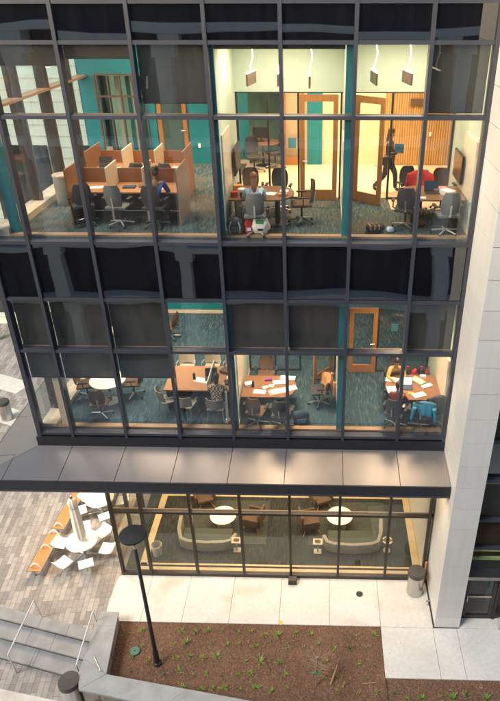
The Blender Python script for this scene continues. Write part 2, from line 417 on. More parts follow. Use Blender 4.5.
# planter wall
pw = thing('planter_wall', 'low grey stone planter wall with smooth bluestone cap', 'wall', (0, 0, 0))
MB().prism([(.46, -1.76), (.92, -1.76), (1.13, -3.6), (.6, -3.98), (.45, -3.5)], -.6, .37).build('wall', 'stonewall', pw)
MB().prism([(.62, -3.98), (1.135, -3.605), (14, -5.64), (14, -6.1)], -.6, .368).build('wall', 'stonewall', pw)
cp = MB()
def seg(a, b, c_, d_): cp.prism([a, b, c_, d_], .372, .45)
seg((.43, -1.74), (.95, -1.74), (1.0, -2.2), (.43, -2.2))
seg((.43, -2.206), (1.001, -2.206), (1.16, -3.625), (.43, -3.2))
seg((.43, -3.206), (1.155, -3.632), (.585, -4.06), (.43, -3.62))
px, py = 1.165, -3.635; qx, qy = .59, -4.065
for k in range(6):
    L = 2.2; ax, ay = px + L, py - .163 * L; b0, b1 = qx + L, qy - .185 * L
    seg((px, py), (ax - .006, ay), (b0 - .006, b1), (qx, qy)); px, py, qx, qy = ax, ay, b0, b1
cp.build('cap_stone', 'stone', pw)
# hand rails
M['railwhite'] = plain('satin_steel', (.66, .66, .64), .4, .4)
def rail(label, t, b):
    r = thing('handrail', label, 'handrail', (t[0], t[1], 0), 0, 'slim steel handrails down the steps')
    o = Vector((t[0], t[1], 0)); T = Vector((t[0], t[1], .9)) - o; B = Vector((b[0], b[1], .45)) - o
    MB().tube(T, B, .022).build('grab_bar', 'railwhite', r, smooth=True)
    MB().tube(T, (0, .12, 0), .02).build('post', 'railwhite', r, smooth=True)
    MB().tube(B, B + Vector((0, .07, -.9)), .02).build('post', 'railwhite', r, smooth=True)
rail('slim steel handrail in the middle of the stone steps', (-1.39, -1.76), (-1.63, -3.15))
rail('slim steel handrail beside the planter wall on the steps', (.40, -2.10), (.3, -3.4))
tag(MB().tube((.70, -3.16, .462), (1.0, -3.56, .462), .016).build('skate_stop', 'silver'), 'short steel bar fixed on top of the planter wall corner', 'bar')

# ------------------------------------------------------------------ the office building
B = thing('office_building', 'glass fronted office building with dark slate mullions and lit rooms', 'building')
XL, XR, W = -.9, 9.95, 1.45
jx = [XL] + [W * j for j in range(7)] + [XR]
LV = [5.50, 8.05, 9.46, 10.87, 13.56, 14.93, 15.62, 17.6]
kinds = ['g', 'g', 's', 'g', 'g', 's', 's']
# curtain wall
for i, x in enumerate(jx):
    w = .039 if 0 < i < len(jx) - 1 else .055
    x0, x1 = x - w, x + w
    MB().box(x0, x1, -.075, .16, 5.38, 17.6).build('mullion', 'frame', B)
    if 0 < i < 8: MB().box(x0 + .004, x1 - .004, .162, .175, 5.56, 9.4).build('mullion_liner', 'browntrim', B)
for z in LV:
    MB().box(XL - .07, XR + .03, -.06, .155, z - .037, z + .037).build('transom', 'frame', B)
    if z in (8.05, 13.56): MB().box(XL + .07, XR - .07, .156, .185, z - .03, z + .047).build('transom_painted_light', 'sillbrown', B)  # added strip; its tan imitates warm room light on the transom
MB().box(XL - .1, XR + .04, -.1, .1, 4.97, 5.40).build('base_flashing', 'fascia', B)
for r in range(len(kinds)):
    for i in range(8):
        a, b = jx[i] + .04, jx[i + 1] - .04
        z0, z1 = LV[r] + .038, LV[r + 1] - .038
        if kinds[r] == 'g': MB().box(a, b, -.008, .008, z0, z1).build('window_pane', 'glass', B)
        else: MB().box(a, b, -.012, .05, z0, z1).build('spandrel_panel', 'spandrel', B)
# shades
for x0, x1, z0, z1 in [(2.95, 4.30, 13.82, 14.9), (8.74, 9.88, 13.65, 14.9),
                       (-.84, -.05, 7.16, 9.42), (.05, 1.40, 7.16, 9.42), (1.50, 2.86, 7.18, 9.42),
                       (4.40, 5.75, 8.09, 9.42), (5.85, 7.20, 8.09, 9.42), (8.75, 9.86, 8.09, 9.42)]:
    s = MB().box(x0, x1, .19, .193, z0, z1).build('roller_shade', 'shade', B)
    MB().box(x0, x1, .18, .203, z0 - .03, z0 - .001).build('hem_bar', 'black', s)
MB().box(-.4, 1.40, .19, .205, 14.50, 14.9).build('blind_cassette', 'black', B)
MB().box(1.50, 2.86, .19, .205, 14.62, 14.9).build('blind_cassette', 'black', B)
MB().box(4.47, 7.06, .19, .25, 14.80, 14.9).build('blind_cassette', 'black', B)
# slabs, ceilings
MB().box(-.85, 12, .17, 11, F2 - .30, F2).build('floor_slab', 'carpet2', B)
MB().box(-.85, 12, .17, 11, F3 - .30, F3).build('floor_slab', 'carpet3', B)
MB().box(.56, 12, .0, 9, -.3, F1).build('floor_slab', 'carpet1', B)
MB().box(-.85, 12, .17, 11, 14.95, 15.5).build('ceiling', 'white', B)
MB().box(-.85, 12, .17, 11, 9.55, F3 - .302).build('ceiling', 'white', B)
MB().box(.56, 9.96, .17, 9, 4.40, F2 - .302).build('ceiling', 'white', B)
for z in (F2, F3):
    MB().box(-.5, 9.9, .171, .33, z + .001, z + .045).build('sill', 'sillbrown', B)
# far walls and hidden right wall
for z0, z1 in ((F2, 9.55), (F3, 14.95)):
    MB().box(12, 12.1, .2, 11, z0, z1).build('wall', 'mint', B)
MB().box(-.85, 4.3, 7.25, 7.35, F2, 9.55).build('wall', 'teal', B)
MB().box(-.8, 4.28, 7.235, 7.249, F2 + .001, F2 + .13).build('baseboard', 'cream', B)
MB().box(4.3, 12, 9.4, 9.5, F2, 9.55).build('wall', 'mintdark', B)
MB().box(2.5, 2.95, 7.2, 7.235, 6.6, 6.72).build('wall_switch', 'white', B)
# floor 3 rear wall of the study hall
MB().box(2.42, 4.3, 7.25, 7.35, F3, 14.95).build('wall', 'teal', B)
MB().box(-.85, -.38, 7.25, 7.35, F3, 14.95).build('wall', 'teal', B)
MB().box(-.38, 2.42, 7.25, 7.35, 13.62, 14.95).build('wall', 'teal', B)
MB().box(1.15, 1.40, 7.25, 7.35, F3, 13.62).build('wall', 'teal', B)
MB().box(3.1, 4.28, 7.235, 7.249, F3 + .001, F3 + .13).build('baseboard', 'cream', B)
MB().box(2.66, 2.74, 7.225, 7.249, 11.45, 11.58).build('wall_switch', 'white', B)
f = MB()
for x in (-.38, .0, .38, .78, 1.11): f.box(x, x + .045, 7.22, 7.30, F3, 13.62)
f.box(-.38, 1.15, 7.221, 7.299, 12.95, 13.0); f.box(-.38, 1.15, 7.219, 7.301, 13.57, 13.62)
fr = f.build('partition_frame', 'browntrim', B)
MB().box(-.34, 1.1, 7.25, 7.262, F3, 13.57).build('partition_glass', 'glassin', B)
for x, wd, mt in [(-.25, .18, 'teal'), (.1, .12, 'frost'), (.45, .12, 'teal'), (.62, .1, 'frost'), (.9, .12, 'teal')]:
    MB().box(x, x + wd, 7.7, 7.74, F3 + .02, 13.5).build('curtain_strip', mt, B)
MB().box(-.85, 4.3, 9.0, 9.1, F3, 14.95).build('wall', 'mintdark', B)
def door(parent, x0, x1, y, z, h, ang=0, hinge='l', mat='wood', handle=True, frame=None, gm='glassin'):
    """wooden door with a tall glass light; ang opens it about its hinge"""
    w = x1 - x0; hx = x0 if hinge == 'l' else x1; s = 1 if hinge == 'l' else -1
    a, b = sorted((0, s * w))
    m = MB(); t = .022; sw = .125
    m.box(a, a + sw, -t, t, .01, h); m.box(b - sw, b, -t, t, .01, h)
    m.box(a + sw, b - sw, -t, t, .01, .27); m.box(a + sw, b - sw, -t, t, h - .16, h)
    o = m.build('door', mat, parent, loc=(hx, y, z), rot=(0, 0, ang))
    MB().box(a + sw, b - sw, -.006, .006, .27, h - .16).build('glass_light', gm, o)
    if handle:
        hxx = (s * (w - .07))
        MB().tube((hxx, -.06, 1.02), (hxx, .06, 1.02), .012).tube((hxx, -.06, 1.02), (hxx - s * .12, -.06, 1.02), .012).lathe([(.03, 0), (.03, .01)], (hxx, 0, 1.0), 12).build('handle', 'silver', o)
    return o
door(B, 1.45, 2.36, 7.26, F3, 2.6)
# meeting room walls, both floors
for z0, z1, shelf in ((F3, 14.95, 0), (F2, 9.55, 1)):
    for x0, x1, y1 in ((4.32, 4.44, 3.3), (7.13, 7.25, 3.3)):
        MB().box(x0, x1, .25, y1, z0, z1).build('partition_wall', 'mint', B)
        MB().box(x0 - .05, x1 + .02, .18, .249, z0, z1).build('wall_end', 'teal', B)
        MB().box(x1 + .001, x1 + .016, .26, y1 - .1, z0 + .001, z0 + .11).build('baseboard', 'cream', B)
        MB().box(x0 - .016, x0 - .001, .26, y1 - .1, z0 + .001, z0 + .11).build('baseboard', 'cream', B)
    MB().box(9.96, 10.06, .18, 3.38, z0, z1).build('partition_wall', 'mint', B)
    MB().box(9.944, 9.959, .26, 3.1, z0 + .001, z0 + .11).build('baseboard', 'cream', B)
# glazed back partitions with dark header
HZ = 13.60
MB().box(4.44, 7.13, 3.25, 3.37, HZ + .03, 14.95).build('bulkhead', 'mint', B)
MB().box(7.25, 9.96, 3.25, 3.37, HZ + .03, 14.95).build('bulkhead', 'mint', B)
for z0, h in ((F3, HZ), (F2, 8.45)):
    f = MB()
    for x in (4.44, 5.22, 5.99, 7.07): f.box(x, x + .05, 3.26, 3.34, z0, h)
    f.box(4.44, 7.13, 3.255, 3.345, h, h + .05); f.box(4.49, 6.0, 3.258, 3.342, z0 + .001, z0 + .05)
    f.build('partition_frame', 'black', B)
    MB().box(4.49, 5.99, 3.29, 3.302, z0 + .05, h).build('partition_glass', 'glassin', B)
    f = MB()
    for x in (7.25, 8.34, 9.90): f.box(x, x + .055, 3.26, 3.34, z0, h)
    f.box(7.25, 9.96, 3.255, 3.345, h, h + .05); f.box(8.4, 9.9, 3.258, 3.342, z0 + .001, z0 + .05)
    f.build('partition_frame', 'black', B)
    MB().box(8.39, 9.9, 3.29, 3.302, z0 + .05, h).build('partition_glass', 'glassin', B)
for x0, x1 in ((4.44, 7.13), (7.25, 9.96)): MB().box(x0, x1, 3.25, 3.37, 8.5, 9.55).build('bulkhead', 'mint', B)
door(B, 6.05, 7.02, 3.22, F3, 2.62, 0, 'r')
door(B, 7.45, 8.32, 3.20, F3, 2.62, R(-38), 'l')
door(B, 7.50, 8.33, 3.22, F2, 2.2, 0, 'l')
door(B, 6.1, 7.0, 3.20, F2, 2.2, R(52), 'r')
# corridor beyond, floor 3
MB().box(4.2, 12, 3.4, 8.9, F3 + .002, F3 + .012).build('corridor_floor', 'creamfloor', B)
MB().prism([(8.4, 3.24), (8.4, 2.35), (9.9, 2.35), (9.9, 3.24)], F3 + .002, F3 + .010).build('floor_inlay', 'creamfloor', B)
MB().box(4.44, 7.13, 2.45, 3.24, F3 + .002, F3 + .010).build('floor_inlay', 'carpet3', B)
MB().box(6.15, 6.62, 7.10, 7.3, F3, 14.95).build('wall', 'teal', B)
MB().box(6.62, 8.55, 7.15, 7.3, F3, 14.95).build('wall', 'cream', B)
MB().box(8.55, 11.99, 7.10, 7.3, F3 + .02, 14.95).build('slat_wall', 'slat', B)
MB().box(5.32, 6.15, 7.15, 7.3, F3, 14.95).build('wall', 'cream', B)
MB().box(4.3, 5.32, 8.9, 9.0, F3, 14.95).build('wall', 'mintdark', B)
door(B, 5.36, 6.06, 7.05, F3, 2.75)
MB().box(5.55, 5.8, 7.0, 7.02, 11.5, 11.8).build('blue_notice', 'tealf', B)
MB().box(9.3, 9.72, 7.05, 7.095, 12.75, 12.95).build('wall_sign', 'brownf', B)
MB().box(9.95, 10.02, 7.06, 7.095, 11.85, 11.97).build('wall_switch', 'white', B)
# whiteboards on side walls
for z in (F3, F2):
    MB().box(4.441, 4.47, .55, 1.75, z + .85, z + 2.15).build('whiteboard', 'whiteboard', B)
    MB().box(7.08, 7.129, .45, 1.75, z + .75, z + 2.05).build('whiteboard', 'whiteboard', B)
    MB().box(9.915, 9.959, .45, 1.7, z + .75, z + 2.05).build('whiteboard', 'whiteboard', B)
MB().box(7.251, 7.28, .6, 1.4, F3 + .75, F3 + 2.0).build('whiteboard', 'whiteboard', B)
# notice on far glass floor 2
MB().box(8.75, 8.95, 3.30, 3.31, 6.95, 7.2).build('blue_notice', 'tealf', B)

# left glazed side wall (upper storeys)
for z0, zt, z1 in ((5.5, 8.05, 9.46), (10.95, 13.56, 14.93)):
    for y in (0.9, 2.45, 4.2, 5.9, 7.3, 9.0):
        MB().box(-.90, -.60, y, y + .11, z0, z1).build('side_mullion', 'framedk', B)
        MB().box(-.599, -.585, y + .015, y + .095, z0 + .25, z1 - .1).build('mullion_liner', 'browntrim', B)
    MB().box(-.88, -.58, .17, 10, zt - .03, zt + .03).build('side_transom', 'sillbrown' if z0 > 9 else 'browntrim', B)
    MB().box(-.92, -.49, .17, 10, z0 + .001, z0 + .16).build('side_curb', 'creamf', B)
    MB().box(-.71, -.70, .17, 10, z0 + .2, z1).build('side_window_pane', 'glass', B)
MB().box(-.95, -.88, .17, 10, 9.46, 10.95).build('side_spandrel', 'spandrel', B)
MB().box(-.95, -.88, .17, 10, 14.93, 17.6).build('side_spandrel', 'spandrel', B)
MB().box(-.95, -.88, .17, 10, 5.0, 5.5).build('side_spandrel', 'fascia', B)
MB().box(-.50, -.32, .30, .48, F3 + .001, 14.95).build('column', 'teal', B)
MB().box(-.36, -.17, .24, .42, F2 + .001, 9.55).build('column', 'cream', B)

# ground floor storefront
sx = [.56, 1.45, 2.9, 4.35, 5.8, 7.25, 8.7, 9.86]
for x in sx: MB().box(x - .035, x + .035, -.06, .10, .02, 4.4).build('storefront_mullion', 'framedk', B)
for z, h in ((.07, .06), (2.65, .035), (4.37, .04)):
    MB().box(.52, 9.95, -.05, .09, z - h, z + h).build('storefront_transom', 'framedk', B)
MB().box(.52, 9.95, .092, .15, 2.56, 2.66).build('storefront_inner_rail', 'sillbrown', B)
for a, b in zip(sx, sx[1:]):
    MB().box(a + .036, b - .036, -.006, .006, .135, 2.61).build('storefront_glass', 'glassdk', B)
    MB().box(a + .036, b - .036, -.006, .006, 2.69, 4.33).build('storefront_glass', 'glassdk', B)
for y in (1.2, 2.6, 4.0): MB().box(.5, .60, y, y + .1, 0.02, 4.4).build('storefront_mullion', 'framedk', B)
MB().box(.52, .58, .101, 6, 2.615, 2.685).build('storefront_transom', 'framedk', B)
MB().box(.545, .555, .101, 6, .05, 4.4).build('storefront_glass', 'glassdk', B)
MB().box(9.86, 9.98, .1, 6, 0, 4.4).build('wall', 'clad', B)
MB().box(.56, 9.86, 6.0, 6.1, 0, 4.4).build('wall', 'cream', B)
# pale border band around the lounge carpet
MB().box(.98, 1.2, .35, 3.75, F1 + .002, F1 + .010).build('floor_border', 'border', B)
MB().box(.98, 9.86, .10, .27, F1 + .002, F1 + .012).build('floor_border', 'border', B)
MB().box(1.0, 9.86, .35, .42, F1 + .002, F1 + .010).build('floor_border', 'border', B)
MB().box(1.2, 9.62, 3.5, 3.75, F1 + .002, F1 + .010).build('floor_border', 'border', B)
MB().box(9.62, 9.85, .43, 3.75, F1 + .002, F1 + .010).build('floor_border', 'border', B)
MB().box(2.3, 4.9, 1.25, 3.3, F1 + .003, F1 + .014).build('rug', 'rug', B)
MB().box(6.3, 8.9, 1.25, 3.3, F1 + .003, F1 + .014).build('rug', 'rug', B)

# canopy
CY = -1.32
cn = MB().prism([(-2.22, CY), (9.98, CY), (9.98, -.11), (-.97, -.11), (-.97, 11), (-2.22, 11)], 4.62, 4.93)
co = cn.build('canopy', 'fascia', B)
MB().prism([(-2.25, CY - .03), (9.99, CY - .03), (9.99, CY), (-2.22, CY), (-2.22, 11), (-2.25, 11)], 4.60, 4.955).build('fascia_edge', 'fascia', co)
MB().prism([(-2.255, CY - .035), (9.992, CY - .035), (9.992, CY - .031), (-2.255, CY - .031)], 4.60, 4.66).build('drip_edge', 'frame', co)
sx2 = [-1.5, -.05, 1.4, 2.85, 4.3, 5.75, 7.25, 8.7, 9.975]
g = .008
for k, (a, b) in enumerate(zip(sx2, sx2[1:])):
    if k == 0: slope(MB().prism([(a + g, CY), (b - g, CY), (b - g, -.105), (-.985, -.105), (a + g, -.60)], 4.931, 4.962).build('roof_sheet', 'canopy', co))
    else: slope(MB().prism([(a + g, CY), (b - g, CY), (b - g, -.105), (a + g, -.105)], 4.931, 4.962).build('roof_sheet', 'canopy', co))
slope(MB().prism([(-2.21, CY), (-1.5 - g, CY), (-1.5 - g, -.61)], 4.931, 4.962).build('roof_sheet', 'canopy', co))
slope(MB().prism([(-2.22, CY + .012), (-1.51, -.6), (-1.51, -.42), (-2.22, -.42)], 4.931, 4.962).build('roof_sheet', 'canopy', co))
slope(MB().prism([(-2.22, -.405), (-1.50, -.405), (-1.50, -.59), (-.985, -.09), (-.985, 1.4), (-2.22, 1.4)], 4.9315, 4.9625).build('roof_sheet', 'canopy', co))
for k in range(5):
    y0 = 1.415 + k * 1.9
    slope(MB().prism([(-2.22, y0), (-.985, y0), (-.985, y0 + 1.885), (-2.22, y0 + 1.885)], 4.931, 4.962).build('roof_sheet', 'canopy', co))

# white clad fin
fin = MB(); z = -.02
MB().box(9.995, 10.685, -1.685, .3, 0, 17.5).build('fin_core', 'joint', B)
zz = [0, .42]
while zz[-1] < 17: zz.append(zz[-1] + .689)
for a, b in zip(zz, zz[1:]):
    MB().box(9.98, 10.70, -1.70, .1, a + .006, b - .006).build('cladding_panel', random.choice(['clad', 'clad1', 'clad2', 'clad']), B)
MB().box(9.963, 9.979, -1.7, .0, .003, .09).build('base_trim', 'framedk', B)

# right wing with dark glazing bands
RW = thing('right_wing', 'dark glazed wing of the building beyond the white column', 'building', (10.72, -1.3, 0))
def rb(name, mat, *a): 
    x0, x1, y0, y1, z0, z1 = a
    return MB().box(x0 - 10.72, x1 - 10.72, y0 + 1.3, y1 + 1.3, z0, z1).build(name, mat, RW)
rb('wall', 'oppdark', 10.72, 15, -1.2, 3, 2.4, 17.5)
for z0, z1 in ((2.0, 2.48), (2.53, 3.9), (6.5, 9.3), (9.4, 12), (12.1, 17)):
    rb('window_pane', 'wing', 10.72, 15, -1.33, -1.3, z0, z1)
rb('panel', 'framedk', 10.72, 15, -1.34, -1.3, 3.99, 5.10)
rb('window_pane', 'spandrel', 10.72, 15, -1.33, -1.3, 5.35, 6.4)
for z, h, m_, p in ((3.93, .045, 'frame', .1), (5.27, .05, 'frame', .1), (5.16, .04, 'leafband', .03), (2.78, .035, 'leafband', .03), (2.47, .05, 'leafband', .03), (1.98, .06, 'silver', .3), (2.90, .03, 'frame', .06), (6.45, .05, 'frame', .06), (9.35, .05, 'frame', .06), (12.05, .05, 'frame', .06)):
    if m_ == 'leafband' and 'leafband' not in M: M['leafband'] = plain('pale_green_strip', (.25, .32, .14), .5)
    rb('band', m_, 10.72, 15, -1.345 - p, -1.3, z - h, z + h)
rb('door_frame', 'framedk', 10.74, 10.80, -1.40, -1.2, .005, 1.92)
rb('door_frame', 'framedk', 11.68, 11.76, -1.40, -1.2, .005, 1.92)
dm = MB()
for a in ((.09, .2, -.08, -.03, .01, 1.9), (.84, .95, -.08, -.03, .01, 1.9), (.2, .84, -.08, -.03, .01, .17), (.2, .84, -.08, -.03, 1.8, 1.9)): dm.box(*a)
dr = dm.build('door', 'framedk', RW)
MB().box(.2, .84, -.06, -.05, .17, 1.8).build('glass_light', 'glassdk', dr)
MB().box(.2, .84, -.09, -.081, .92, .97).build('push_bar', 'creamf', dr)
MB().path([(.145, -.081, .8), (.145, -.16, .83), (.145, -.16, 1.07), (.145, -.081, 1.1)], .014).build('handle', 'silver', dr)
rb('wall', 'browntrim', 10.80, 11.68, -.6, -.5, 0.01, 2.0)
rb('floor_mat', 'brownf', 10.80, 11.68, -1.2, -.61, 0.01, .02)
rb('wall', 'framedk', 11.76, 15, -1.36, -1.0, .005, 1.92)
rb('post', 'paleplastic', 11.80, 11.98, -1.75, -1.58, .006, .34)

# opposite building (seen mirrored in the glass) and neighbour block
OP = thing('opposite_building', 'pale concrete framed building across the street, seen mirrored in the glass', 'building', (0, -15.2, -.5))
MB().box(-24, 30, -1.3, -.95, 0, 16.6).build('wall', 'oppdark', OP)
for z in (2.55, 5.6, 10.2, 14.6): MB().box(-24, 30, -.75, 0, z, z + .3).build('floor_edge', 'opp', OP)
M['oppbrick'] = plain('red_brown_brick', (.20, .07, .05), .8, world=True)
MB().box(2.0, 10.5, -.94, -.80, .5, 2.3).build('brick_panel', 'oppbrick', OP)
for k in range(9): MB().box(-22 + 6.1 * k, -19.6 + 6.1 * k, -.93, -.86, 6.6, 9.2).build('window', 'spandrel', OP)
for x in (-18.2, -12.1, -6.1, 0, 12.2, 18.3, 24.4):
    MB().box(x - .31, x + .31, -.7, -.05, 0, 14.6).build('pillar', 'opp', OP)
    for z in (2.05, 5.1, 14.1, 9.7): MB().box(x - .47, x + .47, -.8, -.02, z, z + .49).build('capital', 'opp', OP)
NB = thing('neighbour_building', 'pale sided building seen through the left glass wall', 'building', (-14, 17, -.5))
MB().box(-14, 12.5, 0, 12, 0, 19).build('wall', 'frost', NB)
for k in range(36): MB().box(-14, 12.5, -.02, -.001, .5 * k + .4, .5 * k + .43).build('siding_joint', 'paleplastic', NB)
for k in range(6): MB().box(-12 + 3.6 * k, -10.4 + 3.6 * k, -.05, -.021, 1.2, 3.2).build('window', 'spandrel', NB)
for k in range(6): MB().box(-12 + 4.2 * k, -9.2 + 4.2 * k, -.05, -.021, 7.2, 10.0).build('window', 'spandrel', NB)

# white bands in the side yard
for k, (x, y, l) in enumerate([(-7.9, 10.9, 3.2), (-6.9, 8.4, 3.4)]):
    MB().box(-l, 1.0, -.5, .5, -.01, .008).build('pavement_band', 'concrete', loc=(x, y, 0), rot=(0, 0, R(-22)), kind='structure')

# ------------------------------------------------------------------ furniture
def office_chair(label, loc, rz, fab='dark', base='silver', group='office chairs', back_h=1.02):
    """faces +y"""
    t = thing('office_chair', label, 'chair', loc, rz, group)
    m = MB()
    for k in range(5):
        a = k * 2 * math.pi / 5 + .3; m.tube((0, 0, .12), (.31 * math.cos(a), .31 * math.sin(a), .075), .026, .016, 6)
    m.tube((0, 0, .09), (0, 0, .15), .04, .04, 10)
    m.build('star_base', base, t)
    c = MB()
    for k in range(5):
        a = k * 2 * math.pi / 5 + .3; x, y = .31 * math.cos(a), .31 * math.sin(a)
        c.tube((x - .02, y, .032), (x + .02, y, .032), .032, .032, 8)
    c.build('casters', 'black', t)
    MB().tube((0, 0, .15), (0, 0, .42), .026).box(-.12, .12, -.12, .12, .40, .435).build('column', 'black', t)
    s = MB(); s.box(-.25, .25, -.24, .25, .435, .50); s.build('seat', fab, t, bevel=.03, smooth=True)
    b = MB(); n = 6; vs = []
    for j in range(n + 1):
        z = .52 + (back_h - .52) * j / n; y = -.24 - .03 * math.sin(j / n * 3.1) - .05 * j / n; w = (.16, .19, .205, .21, .205, .19, .14)[j]
        for i in range(7):
            u = -1 + 2 * i / 6; vs.append((u * w, y + .07 * u * u - .0, z))
    N = len(vs); vs += [(x, y - .028, z) for x, y, z in vs]; fs = []
    for j in range(n):
        for i in range(6):
            q = j * 7 + i; fs.append((q, q + 1, q + 8, q + 7)); fs.append((N + q, N + q + 7, N + q + 8, N + q + 1))
    for i in range(6): fs += [(i, N + i, N + i + 1, i + 1), (n * 7 + i, n * 7 + i + 1, N + n * 7 + i + 1, N + n * 7 + i)]
    for j in range(n): fs += [(j * 7, j * 7 + 7, N + j * 7 + 7, N + j * 7), (j * 7 + 6, N + j * 7 + 6, N + j * 7 + 13, j * 7 + 13)]
    b.add(vs, fs); b.build('backrest', fab, t, smooth=True)
    MB().tube((0, -.1, .42), (0, -.29, .5), .022).tube((0, -.29, .5), (0, -.315, .75), .02).build('back_post', base, t)
    for sx_ in (-1, 1):
        MB().tube((sx_ * .22, -.02, .45), (sx_ * .30, -.02, .50), .014).tube((sx_ * .30, -.02, .5), (sx_ * .30, -.02, .66), .014).box(sx_ * .30 - .035, sx_ * .30 + .035, -.15, .11, .66, .69).build('armrest', 'black', t)
    return t
CH = {}
def chair(key, label, loc, rz, group, **k):
    if key not in CH: CH[key] = office_chair(label, loc, rz, group=group, **k); return CH[key]
    return dup(CH[key], loc, rz, label, group)
G3, G2 = 'task chairs on the upper floor', 'task chairs on the lower office floor'
chair('grey', 'grey mesh task chair at the middle front carrel', (1.86, .98, F3), R(-8), 'task chairs at the study carrels', fab='greyf', base='paleplastic')
chair('grey', 'grey mesh task chair in front of the red haired person', (5.13, .40, F3), R(4), G3)
chair('grey', 'grey mesh task chair turned sideways against the right end of the D shaped table', (9.46, .52, F3), R(5), G3)
chair('dark', 'dark mesh task chair at the left front carrel beside the grey drum', (.98, 1.08, F3), R(25), 'task chairs at the study carrels')
chair('dark', 'dark mesh task chair holding the person in blue', (2.72, .95, F3), R(-6), 'task chairs at the study carrels')
chair('dark', 'dark chair at the left bay of the rear carrel row', (1.0, 3.15, F3), R(15), 'task chairs at the study carrels')
chair('dark', 'dark chair at the middle bay of the rear carrel row', (1.85, 3.15, F3), R(-5), 'task chairs at the study carrels')
chair('dark', 'dark chair at the right bay of the rear carrel row', (2.65, 3.1, F3), R(-20), 'task chairs at the study carrels')
chair('brown', 'brown task chair at the round end of the table with bags under the window', (6.15, 1.28, F3), R(95), G3, fab='brownf')
chair('dark', 'dark task chair across the table from the red haired person', (5.55, 2.15, F3), R(175), G3)
chair('brown', 'brown task chair behind the left half of the table with the red haired person', (4.85, 2.2, F3), R(185), G3)
chair('dark', 'dark mesh task chair at the left front of the table with the red jacket', (8.58, .90, F3), R(-10), G3)
chair('dark', 'dark task chair at the back left of the table with the red jacket', (8.86, 2.45, F3), R(200), G3)
chair('brown', 'brown task chair behind the table below the wall screen', (9.62, 2.25, F3), R(185), G3)
chair('dark', 'dark task chair that carries the red jacket', (9.10, 2.05, F3), R(180), G3)
G4 = 'chairs in the area behind the glass partition'
chair('dark', 'dark chair far behind the glass partition, left one', (4.55, 6.1, F3), R(200), G4)
chair('dark', 'dark chair far behind the glass partition, right one', (5.15, 6.7, F3), R(120), G4)
# floor 2
chair('brown', 'brown task chair in front of the round white table', (.58, .72, F2), R(10), G2)
chair('brown', 'brown task chair at the left of the round white table', (-.1, 1.62, F2), R(-80), G2)
chair('brown', 'brown task chair at the right of the round white table', (1.22, 1.75, F2), R(95), G2)
chair('brown', 'tan task chair alone far back near the teal wall', (1.55, 5.3, F2), R(70), G2)
chair('brown', 'dark brown task chair with an olive bag at the papers table, left one', (4.93, .42, F2), R(-15), G2)
chair('dark', 'dark task chair with papers on its seat at the papers table', (5.62, .30, F2), R(-10), G2)
chair('brown', 'brown chair on the far side of the papers table', (5.05, 2.25, F2), R(180), G2)
chair('dark', 'task chair under the tan coat by the open door', (6.62, 1.45, F2), R(100), G2)
chair('dark', 'task chair under the teal jacket at the laptop table', (9.32, .35, F2), R(-8), G2)
chair('dark', 'task chair holding the person in maroon at the laptop table', (8.66, .42, F2), R(-25), G2)
chair('dark', 'task chair with a dark coat at the right end of the laptop table', (9.72, .62, F2), R(12), G2)
chair('dark', 'task chair holding the person in the mustard shirt', (8.82, 2.2, F2), R(180), G2)

def side_chair(label, loc, rz, shell, group):
    t = thing('side_chair', label, 'chair', loc, rz, group)
    for a in (-1, 1):
        for b in (-1, 1):
            MB().tube((a * .19, b * .17, .43), (a * .25, b * .24, 0), .014, .012, 8).build('leg', 'silver', t)
    MB().box(-.23, .23, -.22, .23, .43, .465).build('seat', shell, t, bevel=.015)
    m = MB(); vs = []
    for j in range(4):
        z = .50 + j * .11
        for i in range(9):
            u = -1 + i / 4; vs.append((u * .24, -.25 + .12 * u * u - .02 * j, z))
    N = len(vs); vs += [(x, y - .02, z) for x, y, z in vs]; fs = []
    for j in range(3):
        for i in range(8):
            q = j * 9 + i; fs += [(q, q + 1, q + 10, q + 9), (N + q, N + q + 9, N + q + 10, N + q + 1)]
    for i in range(8): fs += [(i, N + i, N + i + 1, i + 1), (27 + i, 28 + i, N + 28 + i, N + 27 + i)]
    for j in range(3): fs += [(j * 9, j * 9 + 9, N + j * 9 + 9, N + j * 9), (j * 9 + 8, N + j * 9 + 8, N + j * 9 + 17, j * 9 + 17)]
    m.add(vs, fs).build('backrest', shell, t, smooth=True)
    for a in (-1, 1): MB().path([(a * .25, -.15, .62), (a * .28, .08, .64), (a * .25, .16, .44)], .013).build('armrest', shell, t)
    return t
GS = 'shell chairs at the long wooden desk'
s0 = side_chair('taupe shell chair at the left of the desk front', (2.98, .72, F2), R(-15), 'greys', GS)
dup(s0, (2.42, .95, F2), R(-60), 'taupe shell chair turned at the left end of the long desk', GS)
dup(s0, (3.82, .62, F2), R(-3), 'taupe shell chair under the person in plaid', GS)
s1 = side_chair('cream shell chair behind the left half of the long desk', (2.62, 2.62, F2), R(180), 'creamf', GS)
dup(s1, (3.38, 2.65, F2), R(176), 'cream shell chair behind the middle of the long desk', GS)
dup(s1, (4.02, 2.62, F2), R(184), 'cream shell chair behind the right end of the long desk', GS)

